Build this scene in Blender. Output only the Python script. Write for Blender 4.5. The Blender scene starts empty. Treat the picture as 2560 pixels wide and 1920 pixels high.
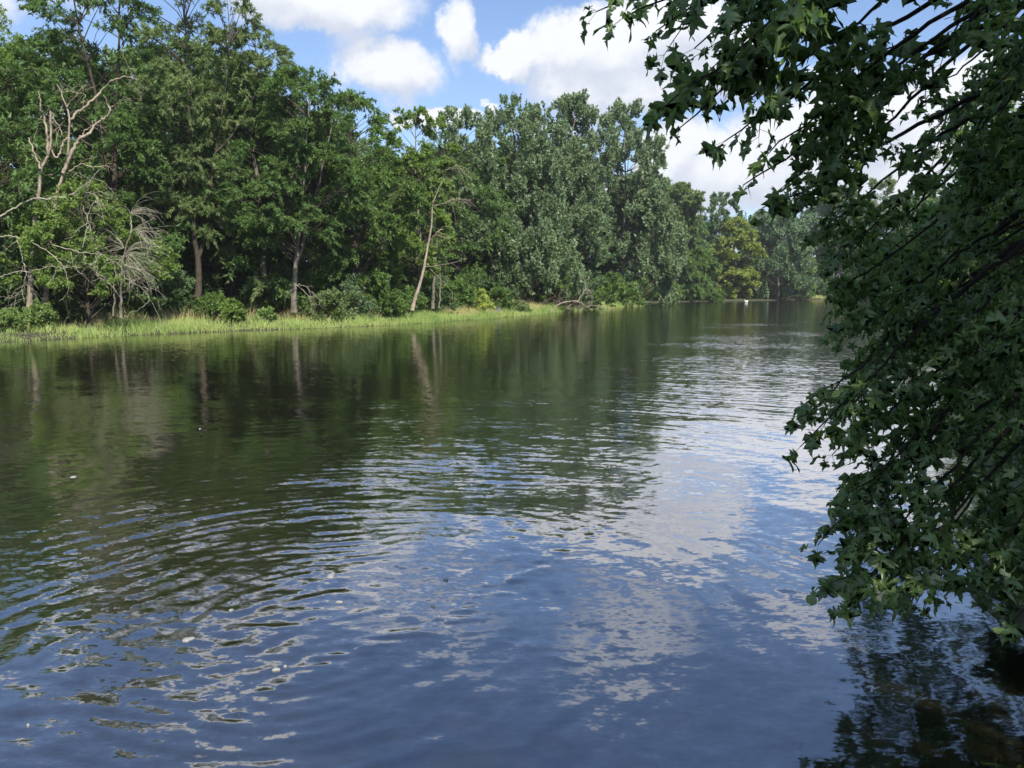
import bpy, math, random
import numpy as np

# ------------------------------------------------------------------ camera, light, exposure
SC = bpy.context.scene
COL = SC.collection
F = 1950.0                      # focal length in pixels of the 2560 wide photograph
CAMZ = 2.2
PITCH = math.atan(232.0 / F)
cd = bpy.data.cameras.new('camera')
cam = bpy.data.objects.new('camera', cd)
COL.objects.link(cam)
cam.location = (0, 0, CAMZ)
cam.rotation_euler = (math.pi / 2 - PITCH, 0, 0)
cd.sensor_width = 36.0
cd.lens = F / 2560 * 36.0
cd.clip_start = 0.05
cd.clip_end = 9000
SC.camera = cam

SUN_EL, SUN_AZ = math.radians(45), math.radians(158)    # azimuth clockwise from +Y (view direction)
sun_dir = np.array([math.sin(SUN_AZ) * math.cos(SUN_EL), math.cos(SUN_AZ) * math.cos(SUN_EL), math.sin(SUN_EL)])
sd = bpy.data.lights.new('sun', 'SUN')
sd.energy = 5.0
sd.angle = math.radians(0.53)
sd.color = (1.0, 0.93, 0.79)
sun = bpy.data.objects.new('sun', sd)
COL.objects.link(sun)
from mathutils import Vector
sun.rotation_euler = Vector(tuple(-sun_dir)).to_track_quat('-Z', 'Y').to_euler()
sun.location = (20, -30, 40)

SC.view_settings.view_transform = 'Standard'
SC.view_settings.look = 'None'
SC.view_settings.exposure = 0.5
SC.view_settings.gamma = 1.0
SC.view_settings.use_curve_mapping = False
SC.render.engine = 'CYCLES'
cy = SC.cycles
cy.max_bounces = 6
cy.diffuse_bounces = 3
cy.glossy_bounces = 3
cy.transmission_bounces = 4
cy.transparent_max_bounces = 4
cy.use_denoising = True
cy.sample_clamp_indirect = 6.0
cy.caustics_reflective = False
cy.caustics_refractive = False


def cam_dir(px, py):
    x = (px - 1280) / F
    u = (960 - py) / F
    c, s = math.cos(PITCH), math.sin(PITCH)
    return np.array([x, c + u * s, -s + u * c])


def P(px, py, Y):
    """world point on the photo's ray (px, py) at depth Y"""
    d = cam_dir(px, py)
    return np.array([0, 0, CAMZ]) + d * (Y / d[1])


def W(px, py, z=0.0):
    d = cam_dir(px, py)
    return np.array([0, 0, CAMZ]) + d * ((z - CAMZ) / d[2])


# ------------------------------------------------------------------ world: sky with cumulus
world = bpy.data.worlds.new('World')
SC.world = world
world.use_nodes = True
wt = world.node_tree
wt.nodes.clear()


def N(tree, kind, **kw):
    n = tree.nodes.new(kind)
    for k, v in kw.items():
        setattr(n, k, v)
    return n


class G:
    """small helper to chain math nodes"""
    def __init__(self, tree):
        self.t = tree

    def m(self, op, a, b=None, c=None, clamp=False):
        n = N(self.t, 'ShaderNodeMath', operation=op, use_clamp=clamp)
        for i, v in enumerate((a, b, c)):
            if v is None:
                continue
            if isinstance(v, (int, float)):
                n.inputs[i].default_value = float(v)
            else:
                self.t.links.new(v, n.inputs[i])
        return n.outputs[0]

    def vm(self, op, a, b=None):
        n = N(self.t, 'ShaderNodeVectorMath', operation=op)
        for i, v in enumerate((a, b)):
            if v is None:
                continue
            if isinstance(v, (tuple, list)):
                n.inputs[i].default_value = v
            else:
                self.t.links.new(v, n.inputs[i])
        return n.outputs[0]

    def smooth(self, v, lo, hi, a=0.0, b=1.0):
        n = N(self.t, 'ShaderNodeMapRange', interpolation_type='SMOOTHSTEP')
        self.t.links.new(v, n.inputs[0])
        for i, x in enumerate((lo, hi, a, b)):
            n.inputs[i + 1].default_value = x
        return n.outputs[0]

    def mix(self, fac, a, b):
        n = N(self.t, 'ShaderNodeMix', data_type='RGBA')
        for i, v in ((0, fac), (6, a), (7, b)):
            if isinstance(v, (int, float)):
                n.inputs[i].default_value = float(v)
            elif isinstance(v, (tuple, list)):
                n.inputs[i].default_value = tuple(v) + ((1.0,) if len(v) == 3 else ())
            else:
                self.t.links.new(v, n.inputs[i])
        return n.outputs[2]

    def noise(self, vec, scale, detail=2.0, rough=0.5, dist=0.0, out=0):
        n = N(self.t, 'ShaderNodeTexNoise')
        n.inputs['Scale'].default_value = scale
        n.inputs['Detail'].default_value = detail
        n.inputs['Roughness'].default_value = rough
        n.inputs['Distortion'].default_value = dist
        self.t.links.new(vec, n.inputs['Vector'])
        return n.outputs[out]


def cloud_group():
    gt = bpy.data.node_groups.new('cloud_field', 'ShaderNodeTree')
    gt.interface.new_socket('Vector', in_out='INPUT', socket_type='NodeSocketVector')
    gt.interface.new_socket('Density', in_out='OUTPUT', socket_type='NodeSocketFloat')
    gi = gt.nodes.new('NodeGroupInput')
    go = gt.nodes.new('NodeGroupOutput')
    g = G(gt)
    v = gi.outputs[0]
    w1 = g.vm('SUBTRACT', g.noise(v, 5.5, 3.0, 0.55, out=1), (0.5, 0.5, 0.5))
    w2 = g.vm('SUBTRACT', g.noise(v, 21.0, 7.0, 0.66, out=1), (0.5, 0.5, 0.5))
    sc1 = g.vm('MULTIPLY', w1, (0.11, 0.07, 0.0))
    sc2 = g.vm('MULTIPLY', w2, (0.075, 0.062, 0.0))
    vw = g.vm('ADD', g.vm('ADD', v, sc1), sc2)
    sp = N(gt, 'ShaderNodeSeparateXYZ')
    gt.links.new(vw, sp.inputs[0])
    u, e = sp.outputs[0], sp.outputs[1]
    # clouds of the photographed sky: centre and radii in photo pixels, softness weight
    blobs = [(800, 5, 215, 72, 1.0), (640, -60, 160, 60, .9), (870, 100, 80, 50, .45), (945, 185, 135, 72, 1.0),
             (1140, 75, 52, 80, .75), (1290, 140, 95, 48, 1.15), (1480, 105, 135, 82, 1.25), (1640, 80, 200, 90, 1.2), (1780, 150, 130, 100, 1.0),
             (1560, 205, 230, 75, .9), (1500, 270, 120, 45, .55), (1095, 300, 75, 26, 1.1), (1000, 300, 45, 18, .8), (1225, 290, 30, 22, .8),
             (1690, 400, 85, 80, 1.2), (1800, 440, 160, 85, 1.1), (1960, 400, 170, 120, 1.15), (2130, 310, 150, 110, 1.2), (2260, 420, 160, 110, 1.0),
             (2080, 190, 60, 40, .9), (2420, 250, 120, 90, .8), (1600, 500, 260, 40, .6), (2500, 480, 200, 90, .9), (1420, 330, 110, 40, .35),
             (230, -150, 190, 80, 1.1), (1050, -190, 180, 60, .35), (1600, -250, 190, 70, .40), (500, -260, 160, 70, .9), (2050, -160, 170, 50, .5),
             (-250, -20, 200, 80, 1.0), (20, 240, 150, 50, .8), (2850, 200, 220, 120, 1.1), (-600, 160, 250, 90, 1.0), (150, 30, 90, 20, .3)]
    acc = None
    for (px, py, rx, ry, wgt) in blobs:
        d = cam_dir(px, py)
        d = d / np.linalg.norm(d)
        uc, vc = math.atan2(d[0], d[1]), math.asin(d[2])
        a = g.m('DIVIDE', g.m('SUBTRACT', u, uc), rx / F)
        b = g.m('DIVIDE', g.m('SUBTRACT', e, vc), ry / F)
        r2 = g.m('ADD', g.m('MULTIPLY', a, a), g.m('MULTIPLY', b, b))
        val = g.m('MULTIPLY', g.m('SUBTRACT', 1.35, r2), wgt)
        acc = val if acc is None else g.m('MAXIMUM', acc, val)
    # the same sort of broken cumulus over the rest of the sky
    n = g.noise(vw, 3.1, 3.0, 0.5)
    rest = g.m('MULTIPLY', g.m('SUBTRACT', n, 0.5), 9.0)
    far_u = g.smooth(g.m('ABSOLUTE', u), 0.72, 0.9)
    far_v = g.smooth(e, 0.56, 0.7)
    rest = g.m('SUBTRACT', rest, g.m('MULTIPLY', g.m('SUBTRACT', 1.0, g.m('MAXIMUM', far_u, far_v)), 8.0))
    acc = g.m('MAXIMUM', acc, rest)
    gt.links.new(acc, go.inputs[0])
    return gt


g = G(wt)
tc = N(wt, 'ShaderNodeTexCoord')
D = g.vm('NORMALIZE', tc.outputs['Generated'])
sp = N(wt, 'ShaderNodeSeparateXYZ')
wt.links.new(D, sp.inputs[0])
az = g.m('ARCTAN2', sp.outputs[0], sp.outputs[1])
el = g.m('ARCSINE', sp.outputs[2])
cmb = N(wt, 'ShaderNodeCombineXYZ')
wt.links.new(az, cmb.inputs[0])
wt.links.new(el, cmb.inputs[1])
cg = cloud_group()
c0 = N(wt, 'ShaderNodeGroup', node_tree=cg)
wt.links.new(cmb.outputs[0], c0.inputs[0])
c1 = N(wt, 'ShaderNodeGroup', node_tree=cg)
wt.links.new(g.vm('ADD', cmb.outputs[0], (-0.012, 0.03, 0.0)), c1.inputs[0])
dens = c0.outputs[0]
alpha = g.smooth(dens, -0.15, 0.85)
fine = g.noise(cmb.outputs[0], 9.0, 5.0, 0.6)
alpha = g.m('MULTIPLY', alpha, g.smooth(g.m('ADD', fine, g.m('MULTIPLY', dens, 0.35)), 0.15, 0.62), clamp=True)
lit = g.m('SUBTRACT', dens, c1.outputs[0])          # > 0 towards the lit top edge
litf = g.smooth(g.m('ADD', g.m('MULTIPLY', lit, 1.0), g.m('MULTIPLY', g.m('SUBTRACT', fine, 0.5), 1.1)), -0.65, 0.55)
sky = N(wt, 'ShaderNodeTexSky', sky_type='NISHITA')
sky.sun_disc = False
sky.sun_elevation = SUN_EL
sky.sun_rotation = SUN_AZ
sky.air_density = 1.0
sky.dust_density = 0.6
sky.ozone_density = 2.6
SKY_STRENGTH = 0.108
cloud_col = g.mix(litf, (4.6, 4.95, 5.75), (6.5, 6.65, 7.0))
pale = g.m('MULTIPLY', g.smooth(el, 0.5, 0.0), 0.16)
skyc = g.mix(g.m('ADD', pale, 0.04), g.vm('MULTIPLY', sky.outputs[0], (1.0, 1.08, 1.22)), (5.0, 5.8, 7.2))
final = g.mix(alpha, skyc, cloud_col)
bg = N(wt, 'ShaderNodeBackground')
bg.inputs['Strength'].default_value = SKY_STRENGTH
wt.links.new(final, bg.inputs['Color'])
wo = N(wt, 'ShaderNodeOutputWorld')
wt.links.new(bg.outputs[0], wo.inputs['Surface'])

# ------------------------------------------------------------------ mesh helpers
rng = np.random.default_rng(7)


def norm(a):
    return a / np.maximum(np.linalg.norm(a, axis=-1, keepdims=True), 1e-9)


class Acc:
    def __init__(self):
        self.v, self.f, self.t, self.n = [], [], [], 0

    def add(self, v, faces, tint=None):
        v = np.asarray(v, dtype=np.float32).reshape(-1, 3)
        faces = np.asarray(faces, dtype=np.int64)
        self.v.append(v)
        self.f.append(faces + self.n)
        self.t.append(np.full(len(v), 0.5, np.float32) if tint is None else np.asarray(tint, np.float32))
        self.n += len(v)

    def mesh(self, name, mat, smooth=True):
        me = bpy.data.meshes.new(name)
        if self.n == 0:
            return me
        v = np.concatenate(self.v)
        me.vertices.add(len(v))
        me.vertices.foreach_set('co', v.ravel())
        idx = np.concatenate([f.ravel() for f in self.f]).astype(np.int32)
        sizes = np.concatenate([np.full(len(f), f.shape[1], np.int32) for f in self.f])
        start = np.concatenate([[0], np.cumsum(sizes)[:-1]]).astype(np.int32)
        me.loops.add(len(idx))
        me.loops.foreach_set('vertex_index', idx)
        me.polygons.add(len(sizes))
        me.polygons.foreach_set('loop_start', start)
        me.polygons.foreach_set('loop_total', sizes)
        me.polygons.foreach_set('use_smooth', np.full(len(sizes), smooth, bool))
        at = me.attributes.new('tint', 'FLOAT', 'POINT')
        at.data.foreach_set('value', np.concatenate(self.t))
        me.update(calc_edges=True)
        if mat:
            me.materials.append(mat)
        return me

    def obj(self, name, mat, parent=None, smooth=True):
        o = bpy.data.objects.new(name, self.mesh(name, mat, smooth))
        COL.objects.link(o)
        if parent is not None:
            o.parent = parent
        return o


def tag(o, label=None, cat=None, group=None, kind=None):
    if label: o['label'] = label
    if cat: o['category'] = cat
    if group: o['group'] = group
    if kind: o['kind'] = kind
    return o


def empty(name, loc, label=None, cat=None, group=None):
    o = bpy.data.objects.new(name, None)
    COL.objects.link(o)
    o.location = tuple(float(x) for x in loc)
    o.empty_display_size = 0.3
    return tag(o, label, cat, group)


def copy_tree(o, parent=None):
    c = o.copy()
    COL.objects.link(c)
    if parent is not None:
        c.parent = parent
    for ch in list(o.children):
        copy_tree(ch, c)
    return c


def resample(pts, n):
    pts = np.asarray(pts, float)
    d = np.concatenate([[0], np.cumsum(np.linalg.norm(np.diff(pts, axis=0), axis=1))])
    t = np.linspace(0, d[-1], n)
    # Catmull-Rom through the points
    out = np.empty((n, 3))
    m = len(pts)
    seg = np.clip(np.searchsorted(d, t, side='right') - 1, 0, m - 2)
    u = (t - d[seg]) / np.maximum(d[seg + 1] - d[seg], 1e-9)
    p0, p1, p2, p3 = pts[np.maximum(seg - 1, 0)], pts[seg], pts[seg + 1], pts[np.minimum(seg + 2, m - 1)]
    u = u[:, None]
    out = 0.5 * ((2 * p1) + (-p0 + p2) * u + (2 * p0 - 5 * p1 + 4 * p2 - p3) * u ** 2 + (-p0 + 3 * p1 - 3 * p2 + p3) * u ** 3)
    return out


def tube(acc, pts, r0, r1, sides=6, n=None, wob=0.0, power=1.0, rs=None, cap=True, flare=0.0):
    rs = rs or rng
    pts = np.asarray(pts, float)
    n = n or max(3, len(pts) * 3)
    c = resample(pts, n)
    if wob:
        j = rs.normal(0, wob, c.shape)
        j[0] = 0
        j[-1] = 0
        c = c + j
    tg = norm(np.gradient(c, axis=0))
    ref = np.array([0.31, 0.95, 0.12]) if abs(tg[0] @ np.array([0.31, 0.95, 0.12])) < 0.85 else np.array([1.0, 0.1, 0.1])
    a = norm(np.cross(tg, ref))
    b = np.cross(tg, a)
    s = np.linspace(0, 1, n)
    r = r0 + (r1 - r0) * s ** power
    if flare:
        r = r * (1 + flare * np.exp(-s * 14))
    ang = np.linspace(0, 2 * np.pi, sides, endpoint=False)
    lump = 1 + (0.10 * np.sin(ang * 2 + 1.3) + 0.06 * np.sin(ang * 3 + 0.4))[None, :] * (1 if r0 > 0.04 else 0)
    v = c[:, None, :] + (r[:, None] * lump)[:, :, None] * (np.cos(ang)[None, :, None] * a[:, None, :] + np.sin(ang)[None, :, None] * b[:, None, :])
    i = np.arange(n - 1)[:, None] * sides
    k = np.arange(sides)[None, :]
    k2 = (k + 1) % sides
    f = np.stack([i + k, i + k2, i + sides + k2, i + sides + k], -1).reshape(-1, 4)
    base = acc.n
    acc.add(v.reshape(-1, 3), f, np.full(n * sides, rs.random()))
    return c


def bez(a, b, c, n=7):
    t = np.linspace(0, 1, n)[:, None]
    return (1 - t) ** 2 * a + 2 * t * (1 - t) * b + t * t * c


# value noise ---------------------------------------------------------------
def hsh(ix, iy, seed):
    h = (ix.astype(np.int64) * 374761393 + iy.astype(np.int64) * 668265263 + seed * 1442695041) & 0xffffffff
    h = ((h ^ (h >> 13)) * 1274126177) & 0xffffffff
    h = ((h ^ (h >> 16)) * 2246822519) & 0xffffffff
    return ((h ^ (h >> 15)) & 0xffff) / 65535.0


def vnoise(x, y, seed=0):
    ix, iy = np.floor(x), np.floor(y)
    fx, fy = x - ix, y - iy
    sx = fx * fx * fx * (fx * (fx * 6 - 15) + 10)
    sy = fy * fy * fy * (fy * (fy * 6 - 15) + 10)
    a, b = hsh(ix, iy, seed), hsh(ix + 1, iy, seed)
    c, d = hsh(ix, iy + 1, seed), hsh(ix + 1, iy + 1, seed)
    return (a + (b - a) * sx) * (1 - sy) + (c + (d - c) * sx) * sy - 0.5


def fbm(x, y, seed=0, o=4, g_=0.5):
    s, a = 0, 1.0
    for i in range(o):
        s = s + a * vnoise(x * 2 ** i + 17.3 * i, y * 2 ** i - 9.1 * i, seed + i)
        a *= g_
    return s


def sstep(x, a, b):
    t = np.clip((x - a) / (b - a), 0, 1)
    return t * t * (3 - 2 * t)


# ------------------------------------------------------------------ materials
def new_mat(name):
    m = bpy.data.materials.new(name)
    m.use_nodes = True
    t = m.node_tree
    t.nodes.clear()
    return m, t, G(t)


def out(t, sh):
    o = N(t, 'ShaderNodeOutputMaterial')
    t.links.new(sh, o.inputs['Surface'])


def leaf_mat(name, ca, cb, under, transl=0.3, gloss=0.05, under_f=0.6, rough=0.45):
    m, t, g = new_mat(name)
    at = N(t, 'ShaderNodeAttribute', attribute_name='tint')
    geo = N(t, 'ShaderNodeNewGeometry')
    col = g.mix(at.outputs['Fac'], ca, cb)
    col = g.mix(g.m('MULTIPLY', geo.outputs['Backfacing'], under_f), col, under)
    d = N(t, 'ShaderNodeBsdfDiffuse')
    t.links.new(col, d.inputs['Color'])
    tr = N(t, 'ShaderNodeBsdfTranslucent')
    tcol = g.mix(0.5, col, tuple(min(1, c * 1.9) for c in (cb[0], cb[1] * 1.1, cb[2] * 0.6)))
    t.links.new(tcol, tr.inputs['Color'])
    mx = N(t, 'ShaderNodeMixShader')
    mx.inputs[0].default_value = transl
    t.links.new(d.outputs[0], mx.inputs[1])
    t.links.new(tr.outputs[0], mx.inputs[2])
    gl = N(t, 'ShaderNodeBsdfGlossy')
    gl.inputs['Roughness'].default_value = rough
    gl.inputs['Color'].default_value = (0.9, 0.95, 1.0, 1)
    m2 = N(t, 'ShaderNodeMixShader')
    m2.inputs[0].default_value = gloss
    t.links.new(mx.outputs[0], m2.inputs[1])
    t.links.new(gl.outputs[0], m2.inputs[2])
    out(t, m2.outputs[0])
    return m


def bark_mat(name, ca, cb, scale=6.0):
    m, t, g = new_mat(name)
    tcn = N(t, 'ShaderNodeTexCoord')
    mp = N(t, 'ShaderNodeMapping')
    mp.inputs['Scale'].default_value = (1, 1, 0.22)
    t.links.new(tcn.outputs['Object'], mp.inputs[0])
    n1 = g.noise(mp.outputs[0], scale * 2.2, 6, 0.65)
    n2 = g.noise(tcn.outputs['Object'], scale * 0.25, 3, 0.5)
    f = g.smooth(g.m('ADD', g.m('MULTIPLY', n1, 0.65), g.m('MULTIPLY', n2, 0.35)), 0.35, 0.65)
    col = g.mix(f, ca, cb)
    pb = N(t, 'ShaderNodeBsdfPrincipled')
    pb.inputs['Roughness'].default_value = 0.9
    t.links.new(col, pb.inputs['Base Color'])
    bp = N(t, 'ShaderNodeBump')
    bp.inputs['Strength'].default_value = 0.6
    bp.inputs['Distance'].default_value = 0.03
    t.links.new(n1, bp.inputs['Height'])
    t.links.new(bp.outputs[0], pb.inputs['Normal'])
    out(t, pb.outputs[0])
    return m


M = {}
M['locust'] = leaf_mat('locust_leaf', (0.050, 0.105, 0.031), (0.153, 0.245, 0.072), (0.130, 0.205, 0.084), .34, .012, .4)
M['locust_b'] = leaf_mat('locust_leaf_pale', (0.088, 0.137, 0.054), (0.224, 0.291, 0.114), (0.189, 0.251, 0.120), .34, .012, .4)
M['bright'] = leaf_mat('bright_leaf', (.090, .160, .036), (.235, .335, .085), (.20, .28, .09), .36, .012, .4)
M['maple_far'] = leaf_mat('silver_maple_leaf', (0.071, 0.128, 0.055), (0.195, 0.274, 0.126), (0.283, 0.353, 0.240), .26, .02, .38)
M['green'] = leaf_mat('green_leaf', (0.057, 0.121, 0.034), (0.177, 0.274, 0.072), (0.153, 0.228, 0.084), .34, .012, .4)
M['bluegreen'] = leaf_mat('blue_green_leaf', (0.071, 0.135, 0.067), (0.183, 0.268, 0.138), (0.177, 0.251, 0.144), .28, .015, .4)
M['yellow'] = leaf_mat('yellowing_leaf', (.120, .180, .036), (.330, .380, .090), (.26, .30, .09), .3, .012, .4)
M['gold'] = leaf_mat('golden_leaf', (.22, .32, .05), (.46, .54, .12), (.36, .40, .12), .3, .02, .4)
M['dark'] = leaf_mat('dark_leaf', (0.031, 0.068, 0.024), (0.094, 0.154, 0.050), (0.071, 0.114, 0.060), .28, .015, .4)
M['shrub'] = leaf_mat('shrub_leaf', (0.106, 0.182, 0.048), (0.283, 0.388, 0.120), (0.212, 0.308, 0.120), .3, .02, .4)
M['near'] = leaf_mat('near_maple_leaf', (.070, .145, .042), (.185, .300, .080), (.22, .30, .19), .40, .05, .5, .42)
M['bark'] = bark_mat('grey_bark', (.085, .075, .06), (.24, .215, .175))
M['bark_dark'] = bark_mat('dark_bark', (.025, .02, .015), (.085, .068, .05))
M['bark_pale'] = bark_mat('pale_grey_bark', (.16, .145, .115), (.36, .33, .27))
M['deadwood'] = bark_mat('weathered_deadwood', (.20, .155, .115), (.42, .355, .285))
M['deadgrey'] = bark_mat('silvered_deadwood', (.22, .20, .16), (.46, .43, .35))
M['twig_near'] = bark_mat('near_twig_bark', (.012, .009, .007), (.032, .025, .019), 20)


def ground_mat():
    m, t, g = new_mat('leaf_litter_soil')
    tcn = N(t, 'ShaderNodeTexCoord')
    n1 = g.noise(tcn.outputs['Object'], 1.7, 6, 0.6)
    n2 = g.noise(tcn.outputs['Object'], 0.12, 3, 0.5)
    n3 = g.noise(tcn.outputs['Object'], 14.0, 3, 0.6)
    c = g.mix(g.smooth(n1, .35, .65), (.030, .026, .017), (.065, .060, .032))
    c = g.mix(g.smooth(n2, .45, .62), c, (.045, .068, .022))
    c = g.mix(g.m('MULTIPLY', g.smooth(n3, .5, .7), .5), c, (.10, .085, .055))
    pb = N(t, 'ShaderNodeBsdfPrincipled')
    pb.inputs['Roughness'].default_value = 0.95
    t.links.new(c, pb.inputs['Base Color'])
    bp = N(t, 'ShaderNodeBump')
    bp.inputs['Distance'].default_value = 0.08
    t.links.new(n1, bp.inputs['Height'])
    t.links.new(bp.outputs[0], pb.inputs['Normal'])
    out(t, pb.outputs[0])
    return m


M['ground'] = ground_mat()


def grass_mat():
    m, t, g = new_mat('reed_grass')
    at = N(t, 'ShaderNodeAttribute', attribute_name='tint')
    r = N(t, 'ShaderNodeValToRGB')
    cr = r.color_ramp
    cr.elements[0].position = 0.0
    cr.elements[0].color = (.28, .41, .13, 1)
    cr.elements[1].position = 1.0
    cr.elements[1].color = (.38, .27, .18, 1)
    for p_, c_ in ((.35, (.46, .58, .20, 1)), (.6, (.55, .60, .25, 1)), (.8, (.64, .56, .32, 1))):
        e = cr.elements.new(p_)
        e.color = c_
    t.links.new(at.outputs['Fac'], r.inputs[0])
    d = N(t, 'ShaderNodeBsdfDiffuse')
    t.links.new(r.outputs[0], d.inputs['Color'])
    tr = N(t, 'ShaderNodeBsdfTranslucent')
    t.links.new(r.outputs[0], tr.inputs['Color'])
    mx = N(t, 'ShaderNodeMixShader')
    mx.inputs[0].default_value = .42
    t.links.new(d.outputs[0], mx.inputs[1])
    t.links.new(tr.outputs[0], mx.inputs[2])
    out(t, mx.outputs[0])
    return m


M['grass'] = grass_mat()


def plain(name, c, rough=0.6, tr=0.0):
    m, t, g = new_mat(name)
    pb = N(t, 'ShaderNodeBsdfPrincipled')
    tcn = N(t, 'ShaderNodeTexCoord')
    n = g.noise(tcn.outputs['Object'], 30, 4, .6)
    col = g.mix(n, tuple(x * .8 for x in c), tuple(min(1, x * 1.15) for x in c))
    t.links.new(col, pb.inputs['Base Color'])
    pb.inputs['Roughness'].default_value = rough
    out(t, pb.outputs[0])
    return m


M['foam'] = plain('foam', (.27, .28, .28), .6)
M['white'] = plain('white_feathers', (.85, .85, .83), .8)
M['bill'] = plain('orange_bill', (.5, .2, .04), .5)
M['violet'] = plain('violet_petals', (.30, .26, .62), .7)
M['sand'] = plain('pale_mud', (.34, .28, .20), .95)


def water_mat():
    m, t, g = new_mat('river_water')
    tcn = N(t, 'ShaderNodeTexCoord')
    pos = tcn.outputs['Object']
    at = N(t, 'ShaderNodeAttribute', attribute_name='tint')      # how ruffled the surface is here
    geo = N(t, 'ShaderNodeNewGeometry')

    def layer(scale, sx, sy, rot, seed, detail=2.0):
        mp = N(t, 'ShaderNodeMapping')
        mp.inputs['Rotation'].default_value = (0, 0, rot)
        mp.inputs['Scale'].default_value = (sx, sy, 1)
        mp.inputs['Location'].default_value = (seed, seed * 2.3, seed)
        t.links.new(pos, mp.inputs[0])
        return g.vm('SUBTRACT', g.noise(mp.outputs[0], scale, detail, .55, out=1), (.5, .5, .5))
    a = layer(4.5, .5, 1.0, .10, 3.1, 3.0)
    b = layer(11.0, .5, 1.0, -.18, 9.7, 3.0)
    c3 = layer(34.0, .6, 1.0, .3, 5.7, 2.0)
    s = g.vm('ADD', g.vm('MULTIPLY', a, (.07, .13, 0)), g.vm('MULTIPLY', b, (.13, .23, 0)))
    s = g.vm('ADD', s, g.vm('MULTIPLY', c3, (.09, .15, 0)))
    sc = N(t, 'ShaderNodeVectorMath', operation='SCALE')
    t.links.new(s, sc.inputs[0])
    t.links.new(g.m('MAXIMUM', at.outputs['Fac'], .48), sc.inputs['Scale'])
    nrm = g.vm('NORMALIZE', g.vm('ADD', geo.outputs['Normal'], sc.outputs[0]))
    fr = N(t, 'ShaderNodeFresnel')
    fr.inputs['IOR'].default_value = 2.3
    t.links.new(nrm, fr.inputs['Normal'])
    fac = g.m('MINIMUM', g.m('MULTIPLY', g.m('POWER', fr.outputs[0], 1.2), 2.35), .78)
    df = N(t, 'ShaderNodeBsdfDiffuse')
    df.inputs['Color'].default_value = (.011, .0095, .006, 1)
    gl = N(t, 'ShaderNodeBsdfGlossy')
    gl.inputs['Color'].default_value = (.95, .94, .95, 1)
    gl.inputs['Roughness'].default_value = .055
    t.links.new(nrm, gl.inputs['Normal'])
    mx = N(t, 'ShaderNodeMixShader')
    t.links.new(fac, mx.inputs[0])
    t.links.new(df.outputs[0], mx.inputs[1])
    t.links.new(gl.outputs[0], mx.inputs[2])
    out(t, mx.outputs[0])
    return m


M['water'] = water_mat()

# ------------------------------------------------------------------ river outline
far_px = [(0, 856), (300, 840), (600, 827), (800, 821), (1000, 812), (1200, 798), (1350, 785), (1450, 776), (1560, 768), (1616, 763)]
end_px = [(1628, 757), (1700, 755), (1800, 753), (1900, 752), (2000, 749.5), (2130, 748), (2300, 750), (2420, 755)]
far_xy = [W(*p)[:2] for p in far_px]
end_xy = [W(*p)[:2] for p in end_px]
up = [np.array(p, float) for p in [(-70, -70), (-52, -25), (-38, 4), (-29, 20)]]
near_xy = [np.array(p, float) for p in [(60, 101), (38, 63), (25, 40), (13.6, 21.5), (8.2, 12.6), (5.4, 8.2), (3.85, 5.7), (3.05, 4.2), (2.3, 2.4), (1.2, .4), (-1.5, -1.2), (-8, -8), (-18, -25), (-38, -75)]]
RIVER = np.array(up + far_xy + end_xy + near_xy)
FARLINE = np.array(up + far_xy)


def signed_dist(X, Y, poly=RIVER):
    """negative in the river"""
    X = np.asarray(X, float)
    Y = np.asarray(Y, float)
    dmin = np.full(X.shape, 1e9)
    inside = np.zeros(X.shape, bool)
    n = len(poly)
    for i in range(n):
        x1, y1 = poly[i]
        x2, y2 = poly[(i + 1) % n]
        dx, dy = x2 - x1, y2 - y1
        t = np.clip(((X - x1) * dx + (Y - y1) * dy) / (dx * dx + dy * dy + 1e-12), 0, 1)
        d = np.hypot(X - x1 - t * dx, Y - y1 - t * dy)
        dmin = np.minimum(dmin, d)
        c = ((y1 > Y) != (y2 > Y)) & (X < (x2 - x1) * (Y - y1) / (y2 - y1 + 1e-12) + x1)
        inside ^= c
    return np.where(inside, -dmin, dmin)


def gheight(X, Y, d=None):
    X = np.asarray(X, float)
    Y = np.asarray(Y, float)
    d = signed_dist(X, Y) if d is None else d
    nearb = sstep(-Y, -14, -6) * sstep(X + 4, 0, 2)         # steeper cut bank beside the camera
    h = np.where(d < 0, np.maximum(d * 0.45, -1.4), 0.02 + 0.16 * np.minimum(d, 1.2) + 0.05 * np.clip(d - 1.2, 0, 14) + .012 * np.clip(d - 15, 0, 120))
    h = h + np.where(d > 0, nearb * 0.45 * sstep(d, 0, 1.0), 0)
    return h + np.where(d > 0, 0.10 * fbm(X * .35, Y * .35, 5, 3), 0) * sstep(d, 0, 3)


def axis(lo, hi, step, outer, g_=1.25):
    a = list(np.arange(lo, hi + step / 2, step))
    s, x = step, hi
    while x < outer:
        s *= g_
        x += s
        a.append(x)
    s, x = step, lo
    while x > -outer:
        s *= g_
        x -= s
        a.insert(0, x)
    return np.array(a)


def sheet(xs, ys, zf, name, mat, tf=None):
    X, Y = np.meshgrid(xs, ys)
    Z = zf(X, Y)
    ny, nx = X.shape
    i = (np.arange(ny - 1)[:, None] * nx + np.arange(nx - 1)[None, :]).ravel()
    f = np.stack([i, i + 1, i + nx + 1, i + nx], -1)
    a = Acc()
    a.add(np.stack([X, Y, Z], -1).reshape(-1, 3), f, None if tf is None else tf(X, Y).ravel())
    return a.obj(name, mat)


xs = axis(-45, 110, 1.2, 4000, 1.35)
ys = axis(-12, 240, 1.3, 4000, 1.35)
ground = sheet(xs, ys, lambda X, Y: gheight(X, Y), 'ground', M['ground'])
tag(ground, 'dark soil and leaf litter of the river banks', kind='structure')

# ------------------------------------------------------------------ water surface
CX, CY = -1.3, 5.0


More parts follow.
